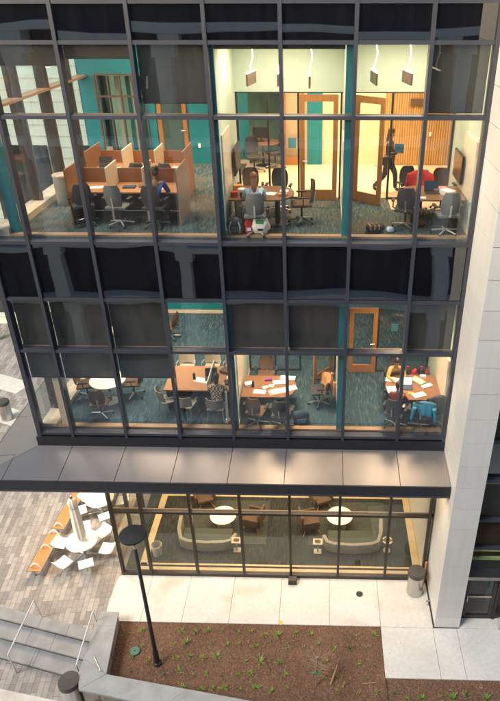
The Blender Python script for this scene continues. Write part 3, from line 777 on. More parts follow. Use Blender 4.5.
# carrels
def carrels(label, y0, y1, x0, x1, zt, divs, z=F3):
    t = thing('study_carrel_row', label, 'carrels', ((x0 + x1) / 2, y1, z), 0, 'rows of wooden study carrels')
    cx = (x0 + x1) / 2
    L = lambda nm, mt, a, b, c, d_, e, f, **k: MB().box(a - cx, b - cx, c - y1, d_ - y1, e, f).build(nm, mt, t, **k)
    L('back_panel', 'carrel', x0 + .02, x1 - .02, y1 - .03, y1, .02, zt - .22)
    for x in (x0, x1 - .03): L('end_panel', 'carrel', x, x + .03, y0, y1 + .002, .01, zt)
    for x in divs: L('divider', 'cream', x, x + .03, y0 + .30, y1 - .031, .74, zt - .02)
    ed = [x0 + .03] + divs + [x1]
    for a, b in zip(ed, ed[1:]):
        L('desktop', 'woodx', a + (.0 if a == ed[0] else .032), b - .032, y0 + .22, y1 - .032, .70, .735)
    L('cable_tray', 'black', x0 + .2, x1 - .2, y1 - .2, y1 - .05, .35, .5)
    for x in (x0 + .25, *divs): L('leg', 'paleplastic', x, x + .05, y0 + .35, y0 + .8, .0, .7)
    return t
carrels('front row of brown wooden study carrels with people sitting at it', .96, 2.14, .70, 3.30, 1.30, [1.56, 2.42])
carrels('rear row of brown wooden study carrels behind the front row', 2.93, 4.19, .52, 3.06, 1.28, [1.40, 2.25])
dr = thing('speckled_drum', 'grey drum with a speckled top at the left end of the carrels', 'bin', (-.06, 2.72, F3))
MB().lathe([(.24, 0), (.25, .02), (.25, .72)], n=28).build('body', 'greydrum', dr, smooth=True)
MB().lathe([(.25, .722), (.26, .73), (.26, .77), (.24, .78)], n=28).build('lid', 'patternlid', dr, smooth=True)

# conference tables with a D shaped end attached to a side wall
def dtable(label, x0, x1, y0, y1, z, flip=False, gr='conference tables fixed to side walls'):
    cy = (y0 + y1) / 2; rr_ = (y1 - y0) / 2
    t = thing('meeting_table', label, 'table', ((x0 + x1) / 2, cy, z), 0, gr); cx = (x0 + x1) / 2
    pts = []
    L_ = (x1 - x0); e = min(rr_ * .75, L_ * .4)
    for k in range(13):
        a = -math.pi / 2 + math.pi * k / 12; pts.append((L_ / 2 - e + e * math.cos(a), rr_ * math.sin(a)))
    pts += [(-L_ / 2, rr_), (-L_ / 2, -rr_)]
    if flip: pts = [(-x, y) for x, y in pts][::-1]
    MB().prism(pts, .70, .735).build('table_top', 'walnut', t)
    s = -1 if flip else 1
    a, b = sorted((-s * (L_ / 2 - .12), -s * (L_ / 2 - .17)))
    MB().box(a, b, -rr_ + .12, rr_ - .12, 0, .70).build('end_panel', 'black', t)
    MB().tube((s * (L_ / 2 - .4), 0, .02), (s * (L_ / 2 - .4), 0, .70), .06).build('pedestal', 'black', t)
    MB().lathe([(.3, 0), (.3, .02), (.06, .03)], (s * (L_ / 2 - .4), 0, 0)).build('foot', 'black', t)
    return t
dtable('dark wood table where the red haired person sits', 4.50, 5.98, .62, 1.82, F3)
dtable('dark wood table under the wall screen with laptop and red jacket', 8.42, 9.90, .69, 1.90, F3, True)
dtable('dark wood table spread with papers and a purple case', 4.50, 5.98, .66, 1.76, F2)
dtable('dark wood table with an open laptop and two people', 8.45, 9.92, .62, 1.90, F2, True)

def roundtable(label, x, y, z, r, h, top='lamin', col='silver', cat='table', group='round white tables', sy=1):
    t = thing('round_table', label, cat, (x, y, z), 0, group)
    MB().lathe([(r - .01, h - .03), (r, h - .02), (r, h - .005), (r - .008, h)], n=40, sy=sy).build('table_top', top, t)
    MB().tube((0, 0, .02), (0, 0, h - .03), .035).build('column', col, t, smooth=True)
    MB().lathe([(.24, 0), (.24, .015), (.04, .03)]).build('foot', col, t)
    return t
rt = roundtable('round white table with brown chairs on the lower office floor', .62, 1.45, F2, .5, .74)
roundtable('small round white table left of the lounge windows', 3.43, 2.05, F1, .44, .52)
roundtable('small round white table right of the lounge windows', 7.34, 2.12, F1, .44, .52)
roundtable('dark round table far behind the glass partition on the upper floor', 4.75, 7.0, F3, .55, .74, 'walnut', 'black', group='dark round tables')
tag(MB().box(-.25, .25, -.02, .02, .1, .42).box(-.1, .1, -.07, .07, 0, .02).tube((0, .03, 0), (0, .03, .15), .02).build('monitor', 'black', loc=(4.7, 7.05, F3 + .742)), 'black monitor on the dark round table behind the glass partition', 'monitor')
# long desk
t = thing('long_desk', 'long orange wood desk where the person in plaid works', 'desk', (3.25, 1.6, F2))
MB().box(-.93, .97, -.66, .64, .70, .74).build('desk_top', 'woodx', t)
for x in (-.88, .86): MB().box(x, x + .04, -.55, .55, 0, .70).build('end_panel', 'black', t)
MB().box(-.84, .86, -.02, .02, .12, .70).build('modesty_panel', 'black', t)
MB().box(.28, .31, -.6, .6, .741, .98).build('screen_divider', 'paleplastic', t)
tag(MB().box(-.3, .3, -.15, .15, 0, .035).build('floor_mat', 'black', loc=(3.05, 1.12, F2 + .002)), 'small black mat on the carpet under the long desk', 'mat')
# wall screens
def tv(label, x, y, z, s, bf='black'):
    t = thing('wall_screen', label, 'screen', (x, y, z), 0, 'flat screens on side walls')
    MB().box(min(0, s * .05), max(0, s * .05), -.5, .5, -.32, .32).build('case', 'black', t, bevel=.008)
    MB().box(min(s * .051, s * .056), max(s * .051, s * .056), -.47, .47, -.29, .29).build('panel', bf, t)
    MB().box(min(-s * .06, -.002 * s), max(-s * .06, -.002 * s), -.1, .1, -.1, .1).build('bracket', 'black', t)
tv('black flat screen on the wall left of the red haired person', 4.51, 2.25, 12.25, 1)
tv('black flat screen on the far right wall above the table with the red jacket', 9.88, 1.75, 12.2, -1, 'walnut')
# pendants
def pendant(label, x, y, z, rz, group='linear pendant lamps'):
    t = thing('pendant_lamp', label, 'lamp', (x, y, z), rz, group)
    MB().box(-.018, .018, -.38, .38, -.25, 0).build('lamp_body', 'browntrim', t)
    MB().box(-.016, .016, -.37, .37, .002, .024).build('light_strip', 'lampglow', t)
    top = 14.94 - z
    pts = [(0, -.02, .02), (-.01, -.02, .10), (.02, -.01, .2), (.055, 0, .32), (.05, 0, .42), (.02, 0, .54), (.02, 0, top)]
    MB().path(pts, .011, 6).build('cord', 'cordglow', t)
    return t
for a in [('black linear pendant lamp, leftmost in the room of the red haired person', 5.02, 1.8, 14.22, R(-9)),
          ('black linear pendant lamp, middle one in the room of the red haired person', 5.64, 1.8, 14.22, 0),
          ('black linear pendant lamp above the closed wooden door of the upper floor', 6.33, 1.8, 14.18, 0),
          ('black linear pendant lamp above the open wooden door of the upper floor', 7.76, 1.8, 14.24, R(6)),
          ('black linear pendant lamp in front of the slatted wood wall', 8.5, 1.8, 14.24, R(9)),
          ('linear pendant lamp glowing dimly behind the lowered shade', 9.12, 1.8, 14.28, R(6))]: pendant(*a)
def downlight(label, x, y, z, grp='small ceiling lamps'):
    t = thing('ceiling_lamp', label, 'lamp', (x, y, z), 0, grp)
    MB().lathe([(.06, 0), (.06, .10), (.03, .12)], n=14).build('housing', 'black', t)
    MB().lathe([(.045, -.012), (.045, -.002)], n=14).build('bulb', 'bulb', t)
    MB().tube((0, 0, .11), (0, 0, 14.95 - z), .01).build('stem', 'black', t)
downlight('small warm ceiling lamp at the top left of the study hall', .0, 2.0, 14.35)
downlight('small warm ceiling lamp right of the first one in the study hall', .55, 1.6, 14.35)
t = thing('wall_light', 'narrow white lit tube behind the shade of the study hall', 'lamp', (2.75, 1.4, 14.05), 0)
MB().tube((0, 0, -.13), (.03, 0, .13), .018).build('tube', emit('dim_tube', (1, .92, .8), 5), t); MB().tube((.03, 0, .13), (.03, 0, .88), .006).build('cord', 'black', t)

# ------------------------------------------------------------------ small items on tables and floors
def sheet(label, x, y, z, w, h, rz, mat='paper', nm='paper_sheet', cat='paper', t=.004, grp=None):
    o = MB().box(-w / 2, w / 2, -h / 2, h / 2, 0, t).build(nm, mat, loc=(x, y, z), rot=(0, 0, R(rz)))
    return tag(o, label, cat, grp)
TT = .737
PG = 'papers lying on the tables'
sheet('white paper at the left front of the papers table', 4.98, .92, F2 + TT, .34, .2, -6, grp=PG)
sheet('white paper near the upper right of the papers table', 5.5, 1.42, F2 + TT, .36, .2, 8, grp=PG)
sheet('white paper at the far right edge of the papers table', 5.72, 1.66, F2 + TT, .42, .2, -5, grp=PG)
sheet('crumpled small paper left in the middle of the papers table', 5.12, 1.12, F2 + TT, .16, .12, 30, grp=PG, t=.02)
sheet('crumpled small paper right in the middle of the papers table', 5.28, 1.2, F2 + TT, .14, .12, -20, grp=PG, t=.02)
sheet('white paper hanging at the round end of the papers table', 5.84, 1.12, F2 + TT, .3, .22, 25, grp=PG)
sheet('pink folder with white sheets on the papers table', 5.48, .92, F2 + TT, .5, .24, 22, 'pink', 'folder', 'folder', .012)
sheet('white sheets lying on the pink folder', 5.50, .97, F2 + TT + .013, .44, .2, 20, grp=PG)
sheet('purple pencil case on the papers table', 5.18, 1.5, F2 + TT, .2, .07, 8, 'purple', 'pencil_case', 'case', .05)
sheet('white bag of food at the left edge of the papers table', 4.66, 1.22, F2 + TT, .22, .16, 20, 'paper', 'paper_bag', 'bag', .09)
sheet('white papers on the seat of the chair beside the papers table', 5.64, .36, F2 + .505, .3, .26, 35, grp=PG)
tag(MB().lathe([(.035, 0), (.035, .16), (.015, .19), (.015, .21)], n=14).build('drink_bottle', 'navy', loc=(4.78, 1.16, F2 + TT)), 'small dark drink bottle on the papers table', 'bottle')
# laptop table
def laptop(label, x, y, z, rz, scr='screen'):
    t = thing('laptop', label, 'laptop', (x, y, z), R(rz), 'laptops')
    MB().box(-.17, .17, -.12, .12, 0, .018).build('keyboard_base', 'black', t, bevel=.004)
    s = MB().box(-.17, .17, -.006, .006, 0, .23).build('lid', 'black', t, loc=(0, .125, .015), rot=(R(-18), 0, 0))
    MB().box(-.155, .155, -.009, -.0065, .015, .215).build('screen', scr, s)
laptop('open laptop with a bright blue screen between the papers', 9.03, 1.2, F2 + TT, 0)
laptop('open laptop with a dark screen near the red jacket', 9.22, 1.28, F3 + TT, 4, 'navy')
laptop('small dark laptop in front of the person in plaid', 3.55, 1.55, F2 + .742, 6, 'black')
sheet('white paper at the left end of the laptop table', 8.68, 1.62, F2 + TT, .38, .22, -10, grp=PG)
sheet('white paper at the lower left of the laptop table', 8.62, 1.1, F2 + TT, .26, .34, 5, grp=PG)
sheet('white paper in front of the laptop at right', 9.33, .86, F2 + TT, .36, .2, 25, grp=PG)
sheet('beige heap of cloth right of the laptop', 9.38, 1.5, F2 + TT, .4, .22, -50, 'creamf', 'cloth', 'cloth', .07)
sheet('white napkin pile near the right edge of the laptop table', 9.6, 1.28, F2 + TT, .3, .14, 30, 'paper', 'napkin', 'napkin', .04)
sheet('yellow note pad in front of the laptop', 9.12, .93, F2 + TT, .14, .06, 4, 'yellowpaint', 'note_pad', 'note pad', .01)
sheet('white box at the back right of the laptop table', 9.55, 1.74, F2 + TT, .16, .1, 0, 'paper', 'box', 'box', .08)
sheet('white papers in the lap of the person in maroon', 8.86, .62, F2 + .60, .24, .3, -25, grp=PG)
# table with red haired person
sheet('white paper left of the red haired person', 4.98, 1.05, F3 + TT, .34, .24, 12, grp=PG)
sheet('white paper right of the red haired person', 5.4, 1.15, F3 + TT, .3, .26, -14, grp=PG)
sheet('yellow snack box on the right end of the table with bags below', 5.72, .98, F3 + TT, .22, .13, 10, 'orange', 'snack_box', 'box', .05)
sheet('white tray on the right end of the table with bags below', 5.74, 1.3, F3 + TT, .2, .18, 0, 'paper', 'tray', 'tray', .03)
sheet('orange bag on the left end of the table with bags below', 4.64, 1.36, F3 + TT, .2, .16, 20, 'orange', 'snack_bag', 'bag', .14)
sheet('white bag on the left end of the table with bags below', 4.78, 1.12, F3 + TT, .18, .16, -20, 'paper', 'snack_bag', 'bag', .12)
sheet('red bag on the left front of the table with bags below', 4.62, .86, F3 + TT, .16, .12, 0, 'red', 'snack_bag', 'bag', .12)
tag(MB().lathe([(.04, 0), (.045, .12), (.04, .122)], n=14).build('drink_cup', 'black', loc=(4.80, .80, F3 + TT)), 'dark cup on the left end of the table with bags below', 'cup')
# table with red jacket
sheet('white paper on the front of the table with the red jacket', 8.86, .88, F3 + TT, .3, .14, -6, grp=PG)
sheet('pale crumpled bag at the right end of the table with the red jacket', 9.55, 1.15, F3 + TT, .24, .3, 35, 'paper', 'paper_bag', 'bag', .10)
sheet('pile of pale things in the middle right of the table with the red jacket', 9.42, 1.52, F3 + TT, .34, .2, 10, 'pink', 'cloth', 'cloth', .06)
sheet('white tray on the seat of the dark chair behind the table with the red jacket', 8.86, 2.45, F3 + .502, .3, .24, 10, 'paper', 'tray', 'tray', .05)
sheet('white tray on the front left chair of the table with the red jacket', 8.60, .95, F3 + .502, .34, .26, 0, 'paper', 'tray', 'tray', .05)
# desk
sheet('open white notebook left of the person in plaid', 3.30, 1.46, F2 + .742, .42, .24, -16, grp=PG)
sheet('dark satchel on the right end of the long desk', 3.98, 1.9, F2 + .742, .4, .26, -25, 'brownf', 'satchel', 'bag', .09)
sheet('black case beside the hand of the person in plaid', 4.02, 1.32, F2 + .742, .14, .22, 10, 'black', 'case', 'case', .05)
tag(MB().lathe([(.09, 0), (.13, .06), (.12, .065)], n=18).build('bowl', 'paper', loc=(4.12, 1.55, F2 + .742)), 'white bowl on the right end of the long desk', 'bowl')
tag(MB().lathe([(.04, 0), (.04, .17), (.02, .2)], n=12).build('drink_bottle', 'navy', loc=(3.08, 1.52, F2 + .742)), 'dark bottle standing on the long desk', 'bottle')
sheet('white paper pad on the left bay of the front carrels', 1.18, 1.6, F3 + .737, .3, .2, 6, grp=PG)
sheet('white paper in front of the person in blue', 2.70, 1.5, F3 + .737, .26, .18, -6, grp=PG)
sheet('white papers on the left bay of the rear carrels', 1.05, 3.5, F3 + .737, .34, .2, 6, grp=PG)
sheet('white papers on the right bay of the rear carrels', 2.75, 3.6, F3 + .737, .3, .2, -6, grp=PG)
sheet('open blue binder on the middle bay of the front carrels', 1.98, 1.62, F3 + .737, .3, .22, 4, 'navy', 'binder', 'binder', .03)
sheet('brown book beside the open binder of the front carrels', 2.26, 1.72, F3 + .737, .16, .22, 20, 'brownf', 'book', 'book', .03)
laptop('open black laptop on the left bay of the rear carrels', .80, 3.62, F3 + .737, 10, 'black')
sheet('small stack of white sheets on the middle bay of the rear carrels', 1.85, 3.58, F3 + .737, .24, .3, -12, grp=PG, t=.02)
sheet('grey folder on the table in front of the auburn haired person', 5.22, 1.30, F3 + TT, .3, .22, 30, 'greyf', 'folder', 'folder', .015)
sheet('yellow highlighter pen on the papers table', 5.38, 1.06, F2 + TT, .14, .02, 50, 'yellowpaint', 'pen', 'pen', .015)
sheet('dark phone on the laptop table', 8.92, .92, F2 + TT, .07, .14, 20, 'black', 'phone', 'phone', .01)
# soft lumps: bags and garments
def lump(name, label, cat, loc, size, mat, rz=0, seed=1, rough=.12, parts=(), grp=None, flat=True):
    bm = bmesh.new(); bmesh.ops.create_icosphere(bm, subdivisions=3, radius=1)
    from mathutils import noise as nz
    for v in bm.verts:
        p = v.co.copy(); n = nz.noise(p * 1.7 + Vector((seed * 3.1, 0, seed))) * rough * 2 + nz.noise(p * 4 + Vector((0, seed, 0))) * rough
        p *= 1 + n
        # pull towards a rounded box
        q = Vector([math.copysign(abs(c) ** .8, c) for c in p])
        v.co = Vector((q.x * size[0], q.y * size[1], q.z * size[2] + size[2]))
        if flat and v.co.z < 0.0: v.co.z = 0
    me = bpy.data.meshes.new(name); bm.to_mesh(me); bm.free()
    for p in me.polygons: p.use_smooth = True
    me.materials.append(M[mat]); o = bpy.data.objects.new(name, me); COL.objects.link(o)
    o.location = loc; o.rotation_euler = (0, 0, rz); tag(o, label, cat, grp)
    return o
SZ = F3 + .047
b1 = lump('backpack', 'black backpack on the window sill at the left of the three bags', 'backpack', (4.68, .31, SZ), (.22, .11, .19), 'black', 0, 1)
MB().path([(-.12, -.10, .05), (-.13, -.14, .2), (-.08, -.13, .32)], .014).path([(.1, -.10, .05), (.12, -.14, .2), (.08, -.13, .32)], .014).build('strap', 'paleplastic', b1)
MB().box(-.1, .1, -.135, -.11, .08, .2).build('pocket', 'dark', b1)
b2 = lump('carrier_bag', 'red and white bag between the black backpack and the white bag', 'bag', (4.97, .31, SZ), (.09, .09, .17), 'red', .2, 2, .2)
MB().box(-.05, .05, -.105, -.09, .1, .17).build('label_patch', 'paper', b2)
b3 = lump('carrier_bag', 'white plastic bag with green and black print on the window sill', 'bag', (5.24, .31, SZ), (.20, .12, .18), 'paper', 0, 3, .2)
MB().box(-.09, .08, -.12, -.04, .27, .33).build('print', 'green', b3); MB().box(-.05, .07, -.145, -.12, .12, .16).build('print', 'black', b3)
b4 = lump('handbag', 'dark striped bag lying on the carpet under the open door', 'bag', (7.87, .62, F3 + .001), (.21, .13, .10), 'dark', .2, 4)
for k in range(3): MB().box(-.16 + .1 * k, -.13 + .1 * k, -.14, .1, .1, .19).build('stripe', 'tan', b4)
lump('shoe_bag', 'small pale blue bundle beside the striped bag', 'bundle', (8.22, .62, F3 + .001), (.09, .08, .06), 'ltblue', .3, 5, .25)
b5 = lump('backpack', 'dark teal backpack on the carpet near the window by the tan coat', 'backpack', (6.12, .55, F2 + .001), (.23, .15, .19), 'navy', .2, 6)
MB().box(-.12, .12, -.17, -.13, .06, .2).build('pocket', 'tealf', b5)
GB = 'red and black bags behind the laptop table'
for k, (x, m_, l) in enumerate([(9.0, 'red', 'red bag, leftmost of the row behind the laptop table'), (9.2, 'black', 'black bag between two red ones behind the laptop table'), (9.4, 'red', 'red bag, middle one behind the laptop table'), (9.6, 'black', 'black bag nearest the right wall side behind the laptop table'), (9.78, 'maroon', 'dark red bag, rightmost of the row behind the laptop table')]):
    o = lump('tote_bag', l, 'bag', (x, 2.35, F2 + .001), (.09, .10, .33), m_, 0, 10 + k, .2, grp=GB)
    MB().path([(-.04, 0, .62), (-.03, 0, .74), (.03, 0, .74), (.04, 0, .62)], .012).build('bag_handle', 'red' if k % 2 else 'black', o)

# garments draped over chairs: a curved sheet with thickness
def coat(label, loc, rz, mat, w=.5, h=.5, z=1.03, seed=1):
    n, mm = 14, 16; vs = []; rnd_ = random.Random(seed)
    from mathutils import noise as nz
    prof = [(-.05, z - h), (-.08, z - h * .6), (-.07, z - .1), (-.02, z), (.05, z), (.11, z - .1), (.14, z - .24), (.16, z - .36)]
    P = []
    for j in range(mm + 1):
        t_ = j / mm * (len(prof) - 1); k = min(int(t_), len(prof) - 2); f_ = t_ - k
        P.append((prof[k][0] * (1 - f_) + prof[k + 1][0] * f_, prof[k][1] * (1 - f_) + prof[k + 1][1] * f_))
    for j, (y, zz_) in enumerate(P):
        for i in range(n + 1):
            u = -1 + 2 * i / n
            dn = nz.noise(Vector((u * 2.2 + seed, zz_ * 2.5, y * 3))) * .07
            vs.append((u * w / 2 * (1 + .18 * nz.noise(Vector((zz_ * 4, seed, 0)))), y + .09 * u * u * (1 if y > 0 else 1) + dn, zz_ + dn * .5 - .10 * u * u))
    N = len(vs); vs2 = vs + [(x, y * .8 + .0, zq - .025) for x, y, zq in vs]; fs = []; c_ = n + 1
    for j in range(mm):
        for i in range(n):
            q = j * c_ + i; fs += [(q, q + 1, q + c_ + 1, q + c_), (N + q, N + q + c_, N + q + c_ + 1, N + q + 1)]
    for j in range(mm): q = j * c_; fs += [(q, q + c_, N + q + c_, N + q), (q + n, N + q + n, N + q + n + c_, q + n + c_)]
    for i in range(n): q = mm * c_ + i; fs += [(i, N + i, N + i + 1, i + 1), (q, q + 1, N + q + 1, N + q)]
    t = thing('jacket', label, 'jacket', loc, rz)
    MB().add(vs2, fs).build('cloth', mat, t, smooth=True)
    for s in (-1, 1): MB().tube((s * w * .42, -.08, z - .12), (s * w * .52, -.05, z - .5), .055, .04, 10).build('sleeve', mat, t, smooth=True)
    return t
coat('bright red jacket draped over the chair behind the upper floor table', (9.06, 2.30, F3), R(180), 'red', .62, .5)
coat('tan coat draped over the chair by the open wooden door', (6.92, 1.40, F2), R(100), 'tan', .58, .6)
coat('teal blue jacket draped over the chair at the laptop table', (9.35, .04, F2), R(-8), 'tealf', .60, .34)
coat('dark brown coat over the chair at the right end of the laptop table', (9.77, .34, F2), R(12), 'dark', .5, .5)
tag(MB().tube((0, 0, .0), (.02, 0, 1.0), .035, .03).tube((0, 0, 0), (.02, 0, .12), .07).build('wall_pipe', 'silver', loc=(4.12, .42, F2 + .05)), 'grey metal pipe standing at the wall by the window of the plaid person', 'pipe')

# ------------------------------------------------------------------ people
def skinmesh(name, verts, edges, mat, parent=None, sub=2, root=0):
    me = bpy.data.meshes.new(name); me.from_pydata([v[:3] for v in verts], edges, [])
    o = bpy.data.objects.new(name + '_tmp', me); COL.objects.link(o)
    sk = o.modifiers.new('s', 'SKIN'); sk.use_smooth_shade = True; sk.branch_smoothing = .4
    for i, v in enumerate(verts):
        r = v[3]; me.skin_vertices[0].data[i].radius = (r, v[4] if len(v) > 4 else r)
        me.skin_vertices[0].data[i].use_root = (i == root)
    ss = o.modifiers.new('u', 'SUBSURF'); ss.levels = sub; ss.render_levels = sub
    dg = bpy.context.evaluated_depsgraph_get(); ev = o.evaluated_get(dg)
    m2 = bpy.data.meshes.new_from_object(ev); bpy.data.objects.remove(o, do_unlink=True)
    m2.materials.clear(); m2.materials.append(M[mat])
    for p in m2.polygons: p.use_smooth = True
    q = bpy.data.objects.new(name, m2); COL.objects.link(q)
    if parent: q.parent = parent
    return q
def person(label, loc, rz, J, skin, top, legs, hair, shoes='black', longhair=0, topmat2=None):
    """J: dict of joints in the local frame (faces +y)"""
    t = thing('person', label, 'person', loc, rz, 'people inside the building')
    V, E, ix = [], [], {}
    def v(k, p, r, r2=None): ix[k] = len(V); V.append((*p, r, r2 or r))
    def e(a, b): E.append((ix[a], ix[b]))
    H = J['hip']; N = J['neck']; S = Vector(N) - Vector(H)
    v('hip', H, .135, .11); v('waist', Vector(H) + S * .32, .115, .095); v('chest', Vector(H) + S * .72, .15, .11)
    v('neck0', Vector(H) + S * .97, .07); v('neck', N, .052); hd = Vector(J['head']); up = (hd - Vector(N)).normalized()
    nd = Vector(J.get('look', (0, 1, -.3))).normalized()
    v('jaw', hd - up * .055 + nd * .012, .060, .066); v('skull', hd + up * .035, .080, .088); v('crown', hd + up * .095, .055, .06)
    v('nose', hd + nd * .1 - up * .01, .014)
    for a, b in (('hip', 'waist'), ('waist', 'chest'), ('chest', 'neck0'), ('neck0', 'neck'), ('neck', 'jaw'), ('jaw', 'skull'), ('skull', 'crown'), ('jaw', 'nose')): e(a, b)
    top_k = ['hip', 'waist', 'chest', 'neck0']
    for s in 'LR':
        sh, el, wr = (Vector(J[k + s]) for k in ('sh', 'el', 'wr'))
        v('sh' + s, sh, .062); v('el' + s, el, .044); v('wr' + s, wr, .028, .022); d_ = (wr - el).normalized()
        pm = wr + d_ * .055; v('pm' + s, pm, .036, .018)
        e('chest', 'sh' + s); e('sh' + s, 'el' + s); e('el' + s, 'wr' + s); e('wr' + s, 'pm' + s)
        side = d_.cross(Vector((0, 0, 1))); side = side.normalized() if side.length > .1 else Vector((1, 0, 0))
        if s == 'R': side = -side
        for k in range(4):
            o_ = side * (.027 - .018 * k); ln = (.065, .075, .07, .055)[k]
            v('f%d' % k + s, pm + d_ * .03 + o_, .009); v('g%d' % k + s, pm + d_ * (.03 + ln * .6) + o_ * 1.1 + Vector((0, 0, -.008)), .008); v('h%d' % k + s, pm + d_ * (.028 + ln) + o_ * 1.1 + Vector((0, 0, -.025)), .007)
            e('pm' + s, 'f%d' % k + s); e('f%d' % k + s, 'g%d' % k + s); e('g%d' % k + s, 'h%d' % k + s)
        v('t0' + s, wr + d_ * .03 + side * .035, .011); v('t1' + s, wr + d_ * .07 + side * .055, .009); e('wr' + s, 't0' + s); e('t0' + s, 't1' + s)
        hp, kn, an = (Vector(J[k + s]) for k in ('th', 'kn', 'an')); to = Vector(J['to' + s])
        v('th' + s, hp, .088); v('kn' + s, kn, .058); v('an' + s, an, .038); v('to' + s, to, .034, .03)
        e('hip', 'th' + s); e('th' + s, 'kn' + s); e('kn' + s, 'an' + s); e('an' + s, 'to' + s)
    skinmesh('body', V, E, skin, t)
    def sub(name, keys, pairs, mat, grow):
        vs = [(*V[ix[k]][:3], V[ix[k]][3] + grow, V[ix[k]][4] + grow) for k in keys]
        ed = [(keys.index(a), keys.index(b)) for a, b in pairs]
        return skinmesh(name, vs, ed, mat, t)
    sub('shirt', ['waist', 'hip', 'chest', 'neck0', 'shL', 'elL', 'wrL', 'shR', 'elR', 'wrR'],
        [('waist', 'hip'), ('waist', 'chest'), ('chest', 'neck0'), ('chest', 'shL'), ('shL', 'elL'), ('elL', 'wrL'), ('chest', 'shR'), ('shR', 'elR'), ('elR', 'wrR')], top, .014)
    sub('trousers', ['hip', 'thL', 'knL', 'anL', 'thR', 'knR', 'anR'], [('hip', 'thL'), ('thL', 'knL'), ('knL', 'anL'), ('hip', 'thR'), ('thR', 'knR'), ('knR', 'anR')], legs, .018)
    for s in 'LR': sub('shoe', ['an' + s, 'to' + s], [('an' + s, 'to' + s)], shoes, .012)
    hb = bmesh.new()
    from mathutils import noise as nz
    def blob(c, r, q):
        ret = bmesh.ops.create_icosphere(hb, subdivisions=3, radius=1)
        for v_ in ret['verts']:
            p = v_.co.copy(); k_ = 1 + .10 * nz.noise(p * 2.3 + Vector(loc))
            v_.co = Vector(c) + q @ Vector((p.x * r[0] * k_, p.y * r[1] * k_, p.z * r[2] * k_))
    q = up.to_track_quat('Z', 'Y').to_matrix()
    blob(hd + up * .052 - nd * .022, (.086, .098, .095), q); blob(hd - up * .01 - nd * .05, (.074, .06, .09), q)
    if longhair: blob(hd - up * (.03 + longhair * .5) - nd * .075, (.07, .045, .06 + longhair * .6), q)
    hm = bpy.data.meshes.new('hair'); hb.to_mesh(hm); hb.free(); hm.materials.append(M[hair])
    for p in hm.polygons: p.use_smooth = True
    ho = bpy.data.objects.new('hair', hm); COL.objects.link(ho); ho.parent = t
    ey = MB()
    sd = nd.cross(up).normalized()
    for s in (-1, 1):
        c_ = hd + nd * .085 + up * .015 + sd * s * .03; ey.tube(c_, c_ + nd * .006, .009, .009, 8)
    ey.build('eyes', 'black', t)
    return t
def sit(lean=.18, arms=.28, desk=.76, hip=.54, look=(0, 1, -.5)):
    ny_ = lean; return dict(hip=(0, 0, hip), neck=(0, ny_, hip + .50), head=(0, ny_ + .05, hip + .66), look=look,
        shL=(-.17, ny_ - .02, hip + .44), shR=(.17, ny_ - .02, hip + .44), elL=(-.24, ny_ + .12, hip + .20), elR=(.24, ny_ + .12, hip + .20),
        wrL=(-.12, ny_ + arms, desk + .03), wrR=(.14, ny_ + arms, desk + .03),
        thL=(-.09, .05, hip - .01), thR=(.09, .05, hip - .01), knL=(-.13, .44, hip + .0), knR=(.13, .44, hip + .0),
        anL=(-.13, .40, .09), anR=(.14, .44, .09), toL=(-.14, .54, .05), toR=(.16, .58, .05))
person('person in a blue sweater bent over the front carrel', (2.72, .93, F3), R(-6), sit(.26, .30), 'skindk', 'blue', 'dark', 'hairbk')
person('person with long auburn hair and pale blue shirt at the table above the bags', (5.12, .44, F3), R(6), sit(.20, .32), 'skin', 'ltblue', 'black', 'hairred', longhair=.22)
person('person in a plaid shirt with dark hair at the long desk', (3.82, .66, F2), R(-3), sit(.16, .34), 'skin', 'plaid', 'black', 'hairbk', longhair=.08)
person('person in a mustard shirt bent over the far side of the laptop table', (8.80, 2.2, F2), R(180), sit(.34, .30), 'skin', 'yellow', 'dark', 'hairbk')
person('person in a maroon top seated at the lower left of the laptop table', (8.66, .44, F2), R(-25), sit(.10, .26, .66), 'skindk', 'maroon', 'black', 'hairbk')
wk = dict(hip=(0, 0, .90), neck=(0, .03, 1.40), head=(0, .05, 1.57), look=(0, 1, -.2),
          shL=(-.17, .02, 1.33), shR=(.17, .02, 1.33), elL=(-.23, .04, 1.06), elR=(.24, .02, 1.06), wrL=(-.08, .26, 1.10), wrR=(.10, .26, 1.08),
          thL=(-.08, 0, .87), thR=(.08, 0, .87), knL=(-.09, .20, .49), knR=(.10, -.06, .47), anL=(-.09, .22, .09), anR=(.10, -.36, .13),
          toL=(-.09, .37, .05), toR=(.10, -.25, .05))
person('person in black walking down the corridor with a blue folder', (8.42, 4.02, F3), R(-108), wk, 'skin', 'black', 'dark', 'hairbr', longhair=.18)
fo = MB().box(-.12, .12, -.012, .012, 0, .24).build('folder', 'tealf', loc=(8.68, 3.88, F3 + 1.08), rot=(0, 0, R(-10)))
tag(fo, 'blue folder held by the person walking in the corridor', 'folder')

